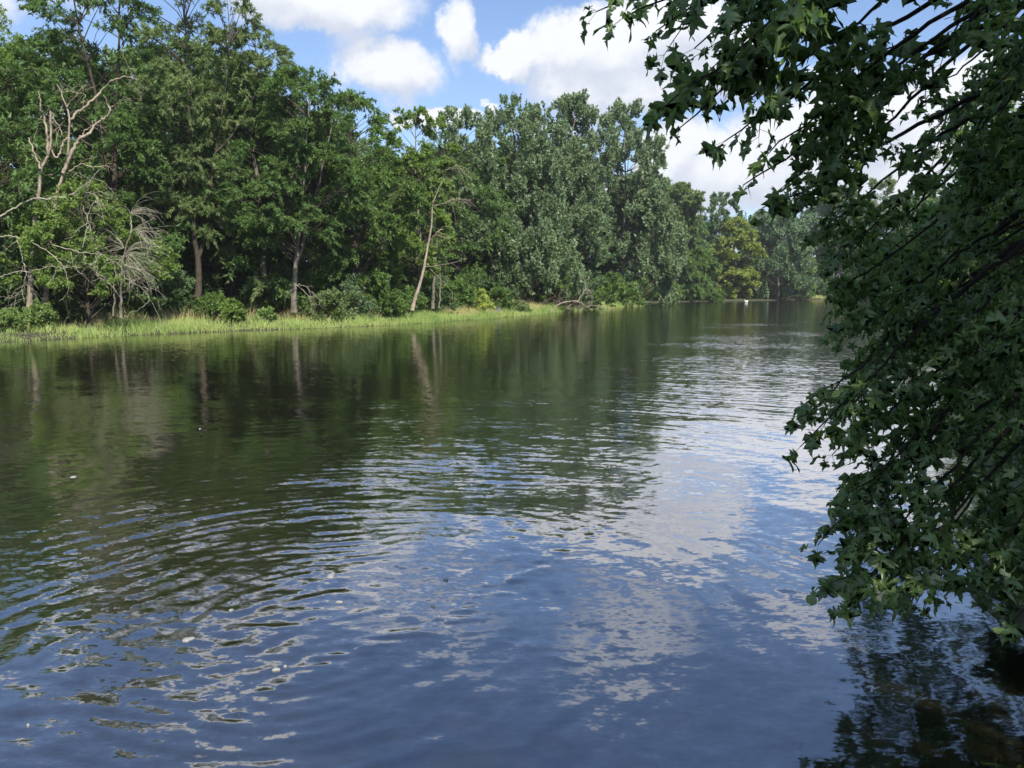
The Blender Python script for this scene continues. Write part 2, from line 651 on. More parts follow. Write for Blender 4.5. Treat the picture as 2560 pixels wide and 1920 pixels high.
def line_dist(X, Y, L):
    d = np.full(X.shape, 1e9)
    for (x1, y1), (x2, y2) in zip(L[:-1], L[1:]):
        dx, dy = x2 - x1, y2 - y1
        t = np.clip(((X - x1) * dx + (Y - y1) * dy) / (dx * dx + dy * dy), 0, 1)
        d = np.minimum(d, np.hypot(X - x1 - t * dx, Y - y1 - t * dy))
    return d


BAND = [W(*p)[:2] for p in [(-500, 1480), (-100, 1400), (300, 1330), (650, 1260), (950, 1190), (1200, 1130), (1450, 1060), (1650, 980)]]


def ruffle(X, Y):
    """how strongly the water is ruffled, 0..1.6 (world space)"""
    r = np.hypot(X - CX, Y - CY)
    th = np.arctan2(Y - CY, X - CX)
    bd = line_dist(X + .5 * fbm(X * .6, Y * .6, 71, 2), Y + .5 * fbm(X * .6, Y * .6, 72, 2), BAND)
    ring = np.exp(-(bd / (.75 + .10 * np.maximum(Y, 0))) ** 2)
    lowleft = sstep(-X / np.maximum(Y, .5), .12, .5) * (1 - sstep(Y, 6.5, 9.5)) * .6
    a = .13 + .10 * (1 - sstep(Y, 5, 9)) + 1.05 * np.maximum(ring, lowleft) + .22 * sstep(fbm(X * .5, Y * .5, 73, 3), .05, .4)
    far = sstep(Y, 9, 20)
    patch = fbm(X * .10 + .03 * Y, Y * .055, 31, 3)
    a = a * (1 - far) + far * (.20 + .85 * sstep(patch, .04, .30) * sstep(X / (Y + 1e-3), -.1, .15))
    a = a + .55 * sstep(X / (Y + 1e-3), .02, .16) * sstep(Y, 12, 17) * (1 - .8 * sstep(Y, 55, 90))
    # ruffled streaks and cat's-paws
    for (px, py, rx, ry, k) in [(1000, 1045, 100, 24, .9), (1300, 1004, 85, 9, 1.3), (1310, 972, 45, 5, 1.2), (1150, 1020, 40, 12, .8), (960, 1018, 70, 5, .7),
                                (1800, 845, 110, 5, 1.6), (1700, 862, 120, 5, 1.3), (1900, 865, 140, 6, 1.3), (1720, 898, 160, 7, 1.1), (1900, 920, 180, 12, 1.0),
                                (1880, 812, 90, 2.5, 1.4), (1800, 818, 70, 1.8, 1.2), (1140, 918, 25, 2.5, .9), (1530, 922, 50, 4, 1.0), (1265, 845, 22, 1.5, 1.0),
                                (330, 1300, 60, 14, .8), (2010, 835, 90, 5, 1.2)]:
        c = W(px, py)
        u = (X / np.maximum(Y, .5) * F + 1280 - px)
        sx, sy = rx / F * c[1], ry * c[1] ** 2 / (CAMZ * F)
        q = ((X - c[0]) / sx) ** 2 + ((Y - c[1]) / sy) ** 2
        q = q * (1 + .9 * fbm(X * 1.1, Y * .35, 77, 3))
        a = a + k * np.exp(-np.clip(q, 0, 40))
    return a


SHEAR = [W(*p)[:2] for p in [(600, 1780), (760, 1660), (950, 1600), (1130, 1540), (1240, 1450), (1420, 1380), (1560, 1280), (1640, 1190), (1500, 1120)]]
SHEAR2 = [W(*p)[:2] for p in [(1720, 1330), (1900, 1400), (2060, 1430), (2120, 1470), (2040, 1490), (1900, 1460)]]
SHEAR3 = [W(*p)[:2] for p in [(1160, 1585), (1300, 1630), (1420, 1660)]]


def line_dist(X, Y, L):
    d = np.full(X.shape, 1e9)
    for (x1, y1), (x2, y2) in zip(L[:-1], L[1:]):
        dx, dy = x2 - x1, y2 - y1
        t = np.clip(((X - x1) * dx + (Y - y1) * dy) / (dx * dx + dy * dy), 0, 1)
        d = np.minimum(d, np.hypot(X - x1 - t * dx, Y - y1 - t * dy))
    return d


def wave_z(X, Y):
    wx = .35 * fbm(X * .45, Y * .45, 3, 3)
    wy = .35 * fbm(X * .45, Y * .45, 13, 3)
    r = np.hypot(X + wx - CX, Y + wy - CY)
    th = np.arctan2(Y + wy - CY, X + wx - CX)
    R0 = ruffle(X, Y)
    env = .45 + 1.1 * sstep(vnoise(X * .8, Y * .8, 55) + vnoise(X * .3, Y * .3, 56), -.5, .5)
    L = th * np.maximum(r, 1.0)
    z = np.zeros(X.shape)
    z += .0028 * vnoise(r / .26, th * 3.2, 105) * env
    ph = 4.0 * fbm(X * 1.3, Y * 1.3, 107, 2)
    grp = sstep(vnoise(r * 1.5, th * 2.2, 108), -.15, .3)
    z += (.0019 * np.sin(6.283 * r / .19 + ph) * grp + .0014 * np.sin(6.283 * r / .115 + 1.7 * ph + 1) * (1 - .6 * grp)) * (1 - sstep(Y, 9, 13) * .6)
    z += .0082 * vnoise(r / .125 + .3 * th, th * 4.8, 101) * env
    z += .0050 * vnoise(r / .075, th * 8.5 + .2 * r, 102)
    z += .0018 * vnoise(r / .045, th * 20 + .3 * r, 103)
    z *= R0
    # slow swells, boils and little eddies of the current
    sw = .024 * fbm(X * .55 + .2 * Y, Y * .55, 41, 2) + 0.0018 * fbm((X + .8 * wy) * 2.6, (Y + .8 * wx) * 2.6, 42, 2)
    sw += .0018 * fbm((X + .35 * fbm(X * 1.1, Y * 1.1, 91, 2)) * 7.0, (Y + .4 * fbm(X * 1.1, Y * 1.1, 92, 2)) * 9.0, 43, 2) * (.5 + sstep(fbm(X * .5, Y * .5, 93, 2), -.1, .4))
    z += sw * (1 - sstep(Y, 9, 26) * .9)
    for L_, wd, k in ((SHEAR, .085, 1.0), (SHEAR2, .05, .5), (SHEAR3, .06, .5)):
        dd = line_dist(X + .18 * fbm(X * 1.6, Y * 1.6, 61, 3), Y + .18 * fbm(X * 1.6, Y * 1.6, 62, 3), L_)
        z += k * np.exp(-(dd / wd) ** 2) * (.012 * fbm(X * 14, Y * 18, 63, 3) + .003)
    # spacing of the sheet limits what it can carry
    z *= 1 - sstep(Y, 26, 60)
    z *= sstep(Y, .2, 2.0) * (1 - sstep(np.abs(X), 26, 40))
    return z


yl = [2.2]
while yl[-1] < 70:
    y_ = yl[-1]
    yl.append(y_ + (max(.026, .0058 * y_) if y_ < 26 else .014 * y_))
while yl[-1] < 260:
    yl.append(yl[-1] + .04 * yl[-1])
yl = [-90, -60, -40, -25, -15, -9, -5, -3, -1.5, -.5, .3, .9, 1.4, 1.8, 2.0] + yl + [300]
xl = [0.0]
while xl[-1] < 120:
    xl.append(xl[-1] + max(.046, .0125 * xl[-1]) * (1 if xl[-1] < 20 else 3))
xl = [-x for x in xl[:0:-1]] + xl
xl = np.array(xl) + .5
print('water grid', len(xl), len(yl))
water = sheet(xl, np.array(yl), wave_z, 'river_water', M['water'], ruffle)
tag(water, 'dark river water mirroring trees and clouds', kind='structure')

# ------------------------------------------------------------------ tree growing
PROF = {
    'oval': ([0, .12, .4, .7, .9, 1], [.25, .7, 1, .85, .5, .12]),
    'round': ([0, .1, .45, .75, .92, 1], [.55, .85, 1, .88, .6, .15]),
    'vase': ([0, .2, .55, .8, .95, 1], [.3, .55, .85, 1, .7, .3]),
    'column': ([0, .15, .5, .8, .95, 1], [.7, .95, 1, .85, .5, .2]),
    'mound': ([0, .1, .35, .7, .9, 1], [.85, 1, .97, .75, .45, .12]),
}
HABIT = {  # spray: outward, up, random, droop ; leaf normal up bias ; leaf l, w
    'locust': dict(o=.8, u=.05, r=.45, droop=.55, nup=1.0, flat=.42, l=.20, w=.085),
    'airy': dict(o=.6, u=.25, r=.6, droop=.75, nup=.6, flat=.6, l=.21, w=.07),
    'maple': dict(o=.38, u=1.1, r=.42, droop=.0, nup=.3, flat=1.15, l=.17, w=.11),
    'broad': dict(o=.7, u=.25, r=.6, droop=.3, nup=.8, flat=.6, l=.17, w=.12),
    'shrub': dict(o=.5, u=.6, r=.6, droop=.25, nup=.6, flat=.8, l=.13, w=.09),
}


def leaves(acc, C, rc, O, rs, habit, nleaf, spray_n=10, lscale=1.0, ctint=None):
    nleaf = int(nleaf * .95)
    lscale = lscale * .98
    h = HABIT[habit]
    n = len(C)
    wgt = rc ** 2
    wgt = wgt / wgt.sum()
    S = n * spray_n
    ci = np.repeat(np.arange(n), spray_n)
    off = rs.normal(0, 1, (S, 3))
    off = norm(off) * (rs.random((S, 1)) ** .4) * .75
    off[:, 2] *= h['flat']
    start = C[ci] + off * rc[ci][:, None]
    outd = norm(norm(off + 1e-6) * .5 + O[ci] * .7)
    sdir = norm(outd * h['o'] + np.array([0, 0, h['u']]) + rs.normal(0, 1, (S, 3)) * h['r'] * .6)
    sl = rc[ci] * rs.uniform(.45, 1.05, S) * {'maple': 1.5, 'locust': 1.4, 'airy': 1.45}.get(habit, 1.1)
    stint = rs.random(S)
    w = wgt[ci] * sl
    si = rs.choice(S, nleaf, p=w / w.sum())
    u = rs.random(nleaf) ** .8
    pos = start[si] + sdir[si] * (sl[si] * u)[:, None]
    pos[:, 2] -= h['droop'] * sl[si] * u * u * .7
    pos += rs.normal(0, 1, (nleaf, 3)) * (rc[ci][si] * (.09 if habit in ('maple', 'locust', 'airy') else .13) * (1.1 - .6 * u))[:, None]
    ax = norm(sdir[si] * .6 + rs.normal(0, .55, (nleaf, 3)) - np.array([0, 0, 1]) * (h['droop'] * .6))
    up_ = np.array([0, 0, 1.0]) * h['nup'] + rs.normal(0, .6, (nleaf, 3)) + outd[si] * .25
    side = norm(np.cross(up_, ax))
    nr = np.cross(ax, side)
    sz = rs.uniform(.65, 1.3, nleaf)[:, None] * lscale
    l, w_ = h['l'] * sz, h['w'] * sz * rs.uniform(.75, 1.2, (nleaf, 1))
    m_ = pos - nr * l * .05
    b = m_ + side * w_ * .5
    d = m_ - side * w_ * .5
    c = pos + ax * l - nr * l * rs.uniform(-.05, .2, (nleaf, 1))
    v = np.stack([b, c, d], 1).reshape(-1, 3)
    f = np.arange(nleaf * 3).reshape(-1, 3)
    ct = ctint if ctint is not None else rs.random(n)
    tint = np.clip(.42 * ct[ci][si] + .28 * stint[si] + .30 * rs.random(nleaf), 0, 1)
    acc.add(v, f, np.repeat(tint, 3))


def grow(name, seed, H, R, cb, habit, leafmat, bark, nleaf, nclump=70, prof='oval', stems=1, trunk_r=None, lscale=1.0,
         lean=(0, 0), rc_f=.24, trunk_pts=None, lumpy=.35, nbranch=7, show_dead=0, shell=.45):
    """Returns the Empty of a tree at the origin with trunk, branch, twigs and crown as parts."""
    rs = np.random.default_rng(abs(seed))
    root = empty(name, (0, 0, 0))
    tr = trunk_r or (.012 * H + .03)
    ta = Acc()
    axes = []
    if trunk_pts is not None:
        for k, (pts, ra, rb) in enumerate(trunk_pts):
            c = tube(ta, pts, ra * .72, rb * .7, 9, n=22, wob=.012, rs=rs, flare=.5 if k == 0 else 0)
            axes.append(c)
    else:
        for s in range(stems):
            ang = rs.uniform(0, 6.28)
            sp_ = 0 if stems == 1 else R * rs.uniform(.25, .5)
            tx, ty = lean[0] * H + math.cos(ang) * sp_, lean[1] * H + math.sin(ang) * sp_
            fk = .18 if stems > 1 else .4
            pts = [(0, 0, -.3), (lean[0] * H * fk * .7 + rs.normal(0, .1), lean[1] * H * fk * .7 + rs.normal(0, .1), H * fk),
                   (tx * .55 + rs.normal(0, R * .05), ty * .55 + rs.normal(0, R * .05), H * .6), (tx * .85, ty * .85, H * .8), (tx, ty, H * .96)]
            c = tube(ta, pts, tr * (1 if s == 0 else .8), .02, 8, n=18, wob=.02, rs=rs, flare=.45, power=.8)
            axes.append(c)
    ta.obj('trunk', bark, root)
    # clumps
    nclump = int(nclump * 1.7)
    rc_f = rc_f * .80
    nleaf = int(nleaf * 1.12)
    xs_, rr = PROF[prof]
    C = []
    RC = []
    tries = 0
    rc0 = R * rc_f
    while len(C) < nclump and tries < nclump * 14:
        tries += 1
        t = rs.random() ** .9
        z = (cb + (1 - cb) * t) * H
        ang = rs.uniform(0, 6.28)
        lump = 1 + lumpy * math.sin(ang * 2 + seed) * math.sin(t * 7 + seed * 1.7) + lumpy * .6 * math.sin(ang * 3 + seed * 2.2 + t * 9)
        env = R * np.interp(t, xs_, rr) * lump
        rc = rc0 * rs.uniform(.6, 1.25) * (1 - .35 * t)
        rad = max(0, env - rc * .6) * rs.uniform(shell, 1.0) ** .7
        lx, ly = lean[0] * z, lean[1] * z
        p = np.array([lx + rad * math.cos(ang), ly + rad * math.sin(ang), min(z, H - rc * .8)])
        if C and np.min(np.linalg.norm((np.array(C) - p) / np.array([1, 1, .8]), axis=1)) < rc * .72:
            continue
        C.append(p)
        RC.append(rc)
    C, RC = np.array(C), np.array(RC)
    # branches from the nearest stem, lower down
    order = np.argsort(-RC)
    ba = Acc()
    O = np.zeros_like(C)
    for k, i in enumerate(order):
        p = C[i]
        best = None
        for c in axes:
            hd = np.hypot(c[:, 0] - p[0], c[:, 1] - p[1])
            cost = hd + np.abs(c[:, 2] - (p[2] - .55 * hd - .25)) * .8
            j = int(np.argmin(cost))
            if best is None or cost[j] < best[0]:
                best = (cost[j], c[j])
        s0 = best[1]
        dv = p - s0
        ln = np.linalg.norm(dv)
        O[i] = norm(np.array([dv[0], dv[1], dv[2] * .4]) + 1e-6)
        if ln < .25:
            continue
        upc = .5 if habit in ('maple',) else .15
        mid = s0 + dv * .5 + np.array([0, 0, -.10 * ln if habit == 'maple' else .12 * ln])
        pts = bez(s0, mid, p, 5)
        rad0 = min(tr * .5, .010 + .009 * ln)
        if k < nbranch:
            b2 = Acc()
            tube(b2, pts, rad0 * (.7 if trunk_pts is not None else 1.0), .012, 6, n=9, wob=.03, rs=rs)
            b2.obj('branch', M['bark_dark'] if rs.random() < .6 else M['bark'], root)
        else:
            tube(ba, pts, rad0, .01, 4, n=5, wob=.03, rs=rs)
        for q in range(3):
            d_ = norm(rs.normal(0, 1, 3) + O[i] * .8 + np.array([0, 0, .3 if habit == 'maple' else -.1]))
            tube(ba, [p - dv / ln * RC[i] * .4, p + d_ * RC[i] * .5, p + d_ * RC[i] * rs.uniform(.8, 1.05) - np.array([0, 0, .15 * RC[i]])], .012 * lscale, .005, 3, n=3, rs=rs)
    if ba.n:
        tag(ba.obj('twigs', M['bark_dark'], root), kind='stuff')
    la = Acc()
    leaves(la, C, RC, O, rs, habit, nleaf, spray_n=13, lscale=lscale)
    la.obj('crown', leafmat, root, smooth=False)
    return root


def place(root, X, Y, rz=0.0, s=1.0, z=None):
    root.location = (float(X), float(Y), float(gheight(X, Y) if z is None else z))
    root.rotation_euler = (0, 0, rz)
    root.scale = (s, s, s)
    return root


def px_tree(name, cat, label, cx, hw, top, bot, Y, habit, mat, bark='bark', nleaf=45000, group=None, base_px=None, seed=None, trunk=None, **kw):
    X = P(base_px if base_px else cx, 728, Y)[0]
    z0 = float(gheight(X, Y))
    H = P(cx, top, Y)[2] - z0
    R = hw / F * Y
    cb = max(.02, (P(cx, bot, Y)[2] - z0) / H)
    xc = P(cx, 728, Y)[0]
    if trunk is not None:
        org = np.array([X, Y, z0])
        kw['trunk_pts'] = [([P(a, b, Y) - org for a, b in pts], ra, rb) for pts, ra, rb in trunk]
    ls = kw.pop('lscale', None) or max(.75, Y / 48)
    r = grow(name, seed or int(cx * 7 + top), H, R, cb, habit, M[mat], M[bark], nleaf, lscale=ls, lean=((xc - X) / H, 0) if trunk is not None or base_px else (0, 0), **kw)
    place(r, X, Y)
    tag(r, label, cat, group)
    return r
# ------------------------------------------------------------------ trees along the far bank, front row
T = px_tree
T('broadleaf_tree', 'tree', 'bright yellow-green tree filling the upper left corner behind the dead tree', -70, 225, -40, 760, 46, 'broad', 'bright', nleaf=60000, nclump=90, prof='round', lumpy=.25)
T('locust_tree', 'tree', 'tall dark locust tree with layered boughs right above the bare dead tree', 290, 185, -130, 700, 47, 'locust', 'locust', nleaf=85000, nclump=95, prof='round', bark='bark_dark', stems=2, lumpy=.3)
T('vine_covered_tree', 'tree', 'low bright green leafy mound draped below the dead tree trunks', 215, 160, 450, 720, 40.6, 'broad', 'bright', nleaf=34000, nclump=55, prof='mound', bark='bark_dark', lumpy=.3)
T('locust_tree', 'tree', 'tallest airy locust with sky showing through its open feathery top', 520, 160, -60, 600, 48, 'airy', 'locust_b', nleaf=62000, nclump=95, prof='vase', bark='bark_dark',
  trunk=[([(490, 792), (497, 700), (494, 640), (484, 573), (480, 400), (474, 300), (470, 180), (462, 60)], .26, .03),
         ([(495, 650), (518, 565), (530, 440), (541, 372), (560, 250), (575, 110)], .14, .02), ([(541, 380), (585, 330), (640, 230)], .09, .02)], rc_f=.21, base_px=490, shell=.15)
T('locust_tree', 'tree', 'feathery locust on the right shoulder of the tallest airy one', 660, 125, 55, 740, 51, 'airy', 'locust_b', nleaf=52000, nclump=70, prof='round', bark='bark', lumpy=.2)
T('locust_tree', 'tree', 'locust tree with a pale forked trunk standing clear above the grass', 765, 155, 165, 610, 49, 'locust', 'locust', nleaf=60000, nclump=80, prof='round', bark='bark',
  trunk=[([(735, 781), (737, 702), (741, 636), (750, 563), (760, 440), (768, 330), (775, 215)], .20, .03), ([(741, 660), (754, 620), (768, 563), (800, 450), (822, 350), (840, 260)], .13, .02)], base_px=735, lumpy=.3)
T('locust_tree', 'tree', 'green locust with low sweeping boughs between the forked trunk and the leaning trunk', 895, 140, 228, 720, 54, 'locust', 'green', nleaf=55000, nclump=80, prof='round', bark='bark_dark', stems=2)
T('broadleaf_tree', 'tree', 'yellowish green tree rising right behind the leaning bare trunk', 1045, 105, 268, 700, 61, 'broad', 'bright', nleaf=40000, nclump=60, prof='column', bark='bark', lumpy=.2)
T('silver_maple_tree', 'tree', 'pale silvery maple behind, left of the large silver maple', 1150, 110, 280, 640, 80, 'maple', 'maple_far', nleaf=36000, nclump=70, prof='column', bark='bark', lumpy=.2)
T('silver_maple_tree', 'tree', 'large silver maple with upright sprays and a dark trunk near the yellow bush', 1290, 140, 252, 735, 88, 'maple', 'maple_far', nleaf=62000, nclump=120, prof='column', bark='bark',
  trunk=[([(1330, 778), (1332, 700), (1325, 600), (1300, 480), (1285, 350), (1280, 290)], .62, .05), ([(1332, 690), (1350, 600), (1345, 450), (1340, 330)], .3, .04)], base_px=1330, rc_f=.2, lumpy=.25, shell=.3)
T('silver_maple_tree', 'tree', 'central silver maple whose forked limbs show against gaps of sky', 1425, 120, 248, 560, 97, 'maple', 'maple_far', nleaf=38000, nclump=85, prof='column', bark='bark_pale',
  trunk=[([(1395, 776), (1400, 640), (1400, 460), (1412, 410), (1440, 290)], .4, .05), ([(1360, 560), (1330, 450), (1320, 330)], .2, .03), ([(1400, 470), (1425, 380), (1470, 300)], .18, .03)], base_px=1395, rc_f=.22, lumpy=.25, shell=.1)
T('silver_maple_tree', 'tree', 'silver maple forming the steep right shoulder of the maple group', 1555, 115, 268, 640, 119, 'maple', 'maple_far', nleaf=46000, nclump=90, prof='column', bark='bark', rc_f=.22, lumpy=.2)
T('silver_maple_tree', 'tree', 'low spreading maple boughs hanging over the grass tip at the water edge', 1590, 135, 470, 756, 124, 'maple', 'maple_far', nleaf=42000, nclump=80, prof='mound', bark='bark', rc_f=.22, lumpy=.2)
T('silver_maple_tree', 'tree', 'low maple with a pale bough reaching left over the yellow bush', 1330, 150, 500, 755, 85, 'maple', 'maple_far', nleaf=40000, nclump=80, prof='mound', bark='bark_dark', rc_f=.2, lumpy=.25)
T('broadleaf_tree', 'tree', 'light green rounded tree peeping over the right slope of the maples', 1690, 75, 458, 640, 168, 'broad', 'locust_b', nleaf=21600, shell=.25, nclump=45, prof='round')
T('locust_tree', 'tree', 'mid green tree filling the bend right beside the low maple', 1715, 85, 535, 746, 172, 'locust', 'green', nleaf=27000, shell=.25, nclump=50, prof='mound', bark='bark')
T('yellowing_tree', 'tree', 'yellowing tree with olive and gold leaves standing at the far waterline', 1838, 72, 545, 752, 186, 'broad', 'yellow', nleaf=32400, shell=.25, nclump=60, prof='mound', bark='bark', lumpy=.15)
T('broadleaf_tree', 'tree', 'dark airy tree rising behind and left of the yellowing tree', 1795, 48, 482, 640, 205, 'broad', 'bluegreen', nleaf=13500, shell=.25, nclump=36, prof='vase', lumpy=.4)
T('willow_tree', 'tree', 'blue-green billowing tree just right of the yellowing tree', 1945, 90, 505, 752, 192, 'maple', 'bluegreen', nleaf=29700, shell=.25, nclump=60, prof='mound', lumpy=.2)
T('broadleaf_tree', 'tree', 'small lighter green tree with a bough pointing right at the far bank', 2000, 48, 605, 750, 205, 'broad', 'bright', nleaf=16200, shell=.25, nclump=36, prof='mound', lumpy=.3)
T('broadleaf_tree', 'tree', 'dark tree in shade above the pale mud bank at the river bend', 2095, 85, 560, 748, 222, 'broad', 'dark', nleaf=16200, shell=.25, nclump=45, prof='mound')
T('broadleaf_tree', 'tree', 'tall green tree topping the dark tree at the river bend', 2080, 80, 470, 640, 240, 'broad', 'bluegreen', nleaf=16200, shell=.25, nclump=40, prof='round')
T('broadleaf_tree', 'tree', 'pale green crown showing above the far end of the river', 2195, 85, 455, 700, 235, 'maple', 'locust_b', nleaf=16200, shell=.25, nclump=40, prof='round')
T('broadleaf_tree', 'tree', 'green tree at the far end of the river, half hidden by maple leaves', 2300, 90, 470, 752, 205, 'broad', 'green', nleaf=16200, shell=.25, nclump=40, prof='mound')
# near bank, seen through the overhanging maple
T('broadleaf_tree', 'tree', 'sunlit small-leaved tree on the near bank behind the overhanging maple', 2470, 185, 225, 760, 52, 'broad', 'bright', nleaf=42000, nclump=80, prof='mound', lumpy=.3, base_px=2540)
T('broadleaf_tree', 'tree', 'lower sunlit tree at the near bank waterline behind the maple leaves', 2510, 100, 520, 790, 68, 'broad', 'green', nleaf=26000, nclump=50, prof='mound')
T('broadleaf_tree', 'tree', 'olive tree on the near bank farther down behind the maple leaves', 2385, 90, 560, 755, 168, 'broad', 'locust_b', nleaf=14000, nclump=40, prof='mound')

# ------------------------------------------------------------------ wood behind the front rows
protos = []
for k, (hb, mt, pf) in enumerate([('broad', 'green', 'round'), ('locust', 'locust', 'round'), ('maple', 'maple_far', 'column'), ('broad', 'dark', 'mound'), ('broad', 'bluegreen', 'oval')]):
    r = grow('woodland_tree', 900 + k, 14.0, 4.8, .05, hb, M[mt], M['bark_dark'], 20000, nclump=60, prof=pf, lscale=1.45, nbranch=3, lumpy=.25)
    protos.append(r)
used = set()
SK = [(-400, 0), (-100, 30), (130, 75), (200, 30), (400, 90), (470, 60), (640, 130), (700, 170), (800, 260), (880, 300), (1000, 345), (1150, 320), (1260, 320), (1560, 340), (1640, 460), (1700, 500), (2560, 530)]
skx, sky_ = zip(*SK)
rw = np.random.default_rng(21)
rows = []
for off, n, lo in ((9, 19, 0), (15, 18, 10), (23, 17, 18), (33, 15, 24)):
    L = np.concatenate([[0], np.cumsum(np.linalg.norm(np.diff(FARLINE[2:], axis=0), axis=1))])
    for j in range(n):
        s = (j + rw.uniform(.2, .8)) / n * L[-1]
        x = np.interp(s, L, FARLINE[2:, 0])
        y = np.interp(s, L, FARLINE[2:, 1])
        i = min(np.searchsorted(L, s), len(L) - 1)
        dvec = norm(FARLINE[2:][i] - FARLINE[2:][max(i - 1, 0)])
        x, y = x - dvec[1] * off, y + dvec[0] * off
        px = 1280 + F * x / y
        top = np.interp(px, skx, sky_) + 25 + lo + rw.uniform(0, 45)
        H = P(px, top, y)[2] - .8
        rows.append((x, y, H, 0))
# far end of the river and the near bank, farther back
for (px, Y, top) in [(1560, 172, 440), (1605, 180, 430), (1640, 190, 450), (1680, 200, 500), (1740, 235, 520), (1820, 225, 545), (1900, 240, 530), (1960, 250, 520), (2060, 262, 500), (2180, 262, 490), (2290, 250, 490), (2400, 235, 480), (1660, 168, 520), (1760, 215, 560), (1860, 230, 540), (1980, 235, 545), (2040, 250, 500), (2140, 250, 520), (2250, 240, 500), (2360, 215, 510), (2440, 190, 500), (2540, 170, 460),
                     (2470, 130, 480), (2560, 100, 430), (2620, 80, 330), (2700, 60, 200), (2640, 40, 150), (2760, 30, 60), (1700, 182, 520), (1900, 260, 530)]:
    q = P(px, 728, Y)
    rows.append((q[0], Y, P(px, top, Y)[2] - .8, 1))
for k, (x, y, H, far) in enumerate(rows):
    pi = int(rw.integers(0, 5))
    if pi in used:
        r = copy_tree(protos[pi])
    else:
        r = protos[pi]
        used.add(pi)
    sx = H / 14.0
    wd = sx * rw.uniform(.85, 1.15)
    place(r, x, y, rw.uniform(0, 6.28))
    r.scale = (wd, wd, sx)
    if far:
        tag(r, 'rounded green tree in the woods around the far river bend', 'tree', 'trees in the woods at the river bend')
    else:
        tag(r, 'shaded tree deep in the wood behind the front row', 'tree', 'trees in the wood behind the far bank')
for k in range(5):
    if k not in used:
        for ch in list(protos[k].children):
            bpy.data.objects.remove(ch)
        bpy.data.objects.remove(protos[k])

# understorey bushes between the trunks, sealing the wood from inside
bproto = []
for k, mt in enumerate(('green', 'dark', 'bluegreen')):
    rb_ = np.random.default_rng(70 + k)
    root = empty('understorey_bush', (0, 0, 0))
    a = Acc()
    C = np.stack([rb_.normal(0, 1.3, 24), rb_.normal(0, 1.0, 24), rb_.uniform(.3, 3.4, 24)], 1)
    for p in C:
        tube(a, [(p[0] * .2, p[1] * .2, -.1), p * np.array([.6, .6, .5]), p], .03, .008, 4, n=5, wob=.02, rs=rb_)
    tag(a.obj('stems', M['bark_dark'], root), kind='stuff')
    a = Acc()
    leaves(a, C, rb_.uniform(.6, 1.0, 24), norm(C - np.array([0, 0, .5])), rb_, 'broad', 5000, lscale=1.25, spray_n=9)
    a.obj('foliage', M[mt], root, smooth=False)
    bproto.append(root)
spots = []
for off, n in ((7.5, 26), (12, 24), (19, 20)):
    for j in range(n):
        s = (j + rw.uniform(.2, .8)) / n * L[-1]
        x, y = np.interp(s, L, FARLINE[2:, 0]), np.interp(s, L, FARLINE[2:, 1])
        i = min(np.searchsorted(L, s), len(L) - 1)
        dvec = norm(FARLINE[2:][i] - FARLINE[2:][max(i - 1, 0)])
        spots.append((x - dvec[1] * off, y + dvec[0] * off, rw.uniform(.75, 1.25)))
for px in np.concatenate([np.linspace(1540, 2420, 34), np.linspace(1560, 2400, 26)]):
    Y = np.interp(px, [1555, 1640, 1800, 2000, 2130, 2420], [150, 160, 182, 207, 216, 170]) + rw.uniform(1, 14)
    spots.append(((px - 1280) / F * Y, Y, rw.uniform(1.0, 1.5)))
for k, (x, y, sc_) in enumerate(spots):
    r = bproto[k] if k < 3 else copy_tree(bproto[k % 3])
    place(r, x, y, rw.uniform(0, 6.28), sc_)
    tag(r, 'shaded bush in the understorey between the trunks', 'bush', 'understorey bushes in the wood')

# unseen trees added behind and beside the viewer so their crowns shade the foreground
for (x, y, h, s) in [(6.5, -3.5, 12.5, 1), (10.5, 1.5, 12.0, 0), (0.5, -12, 15, 3), (13, 8, 12, 3), (7.6, .8, 9.5, 2), (5.2, -2.6, 10.5, 1)]:
    r = copy_tree([protos[i] for i in sorted(used)][min(s, len(used) - 1)])
    place(r, x, y, x * 2.1 + y)
    r.scale = (h / 14 * .95, h / 14 * .95, h / 14)
    tag(r, 'unseen shade tree added on the near bank beside and behind the viewer', 'tree', 'unseen shade trees added on the near bank')

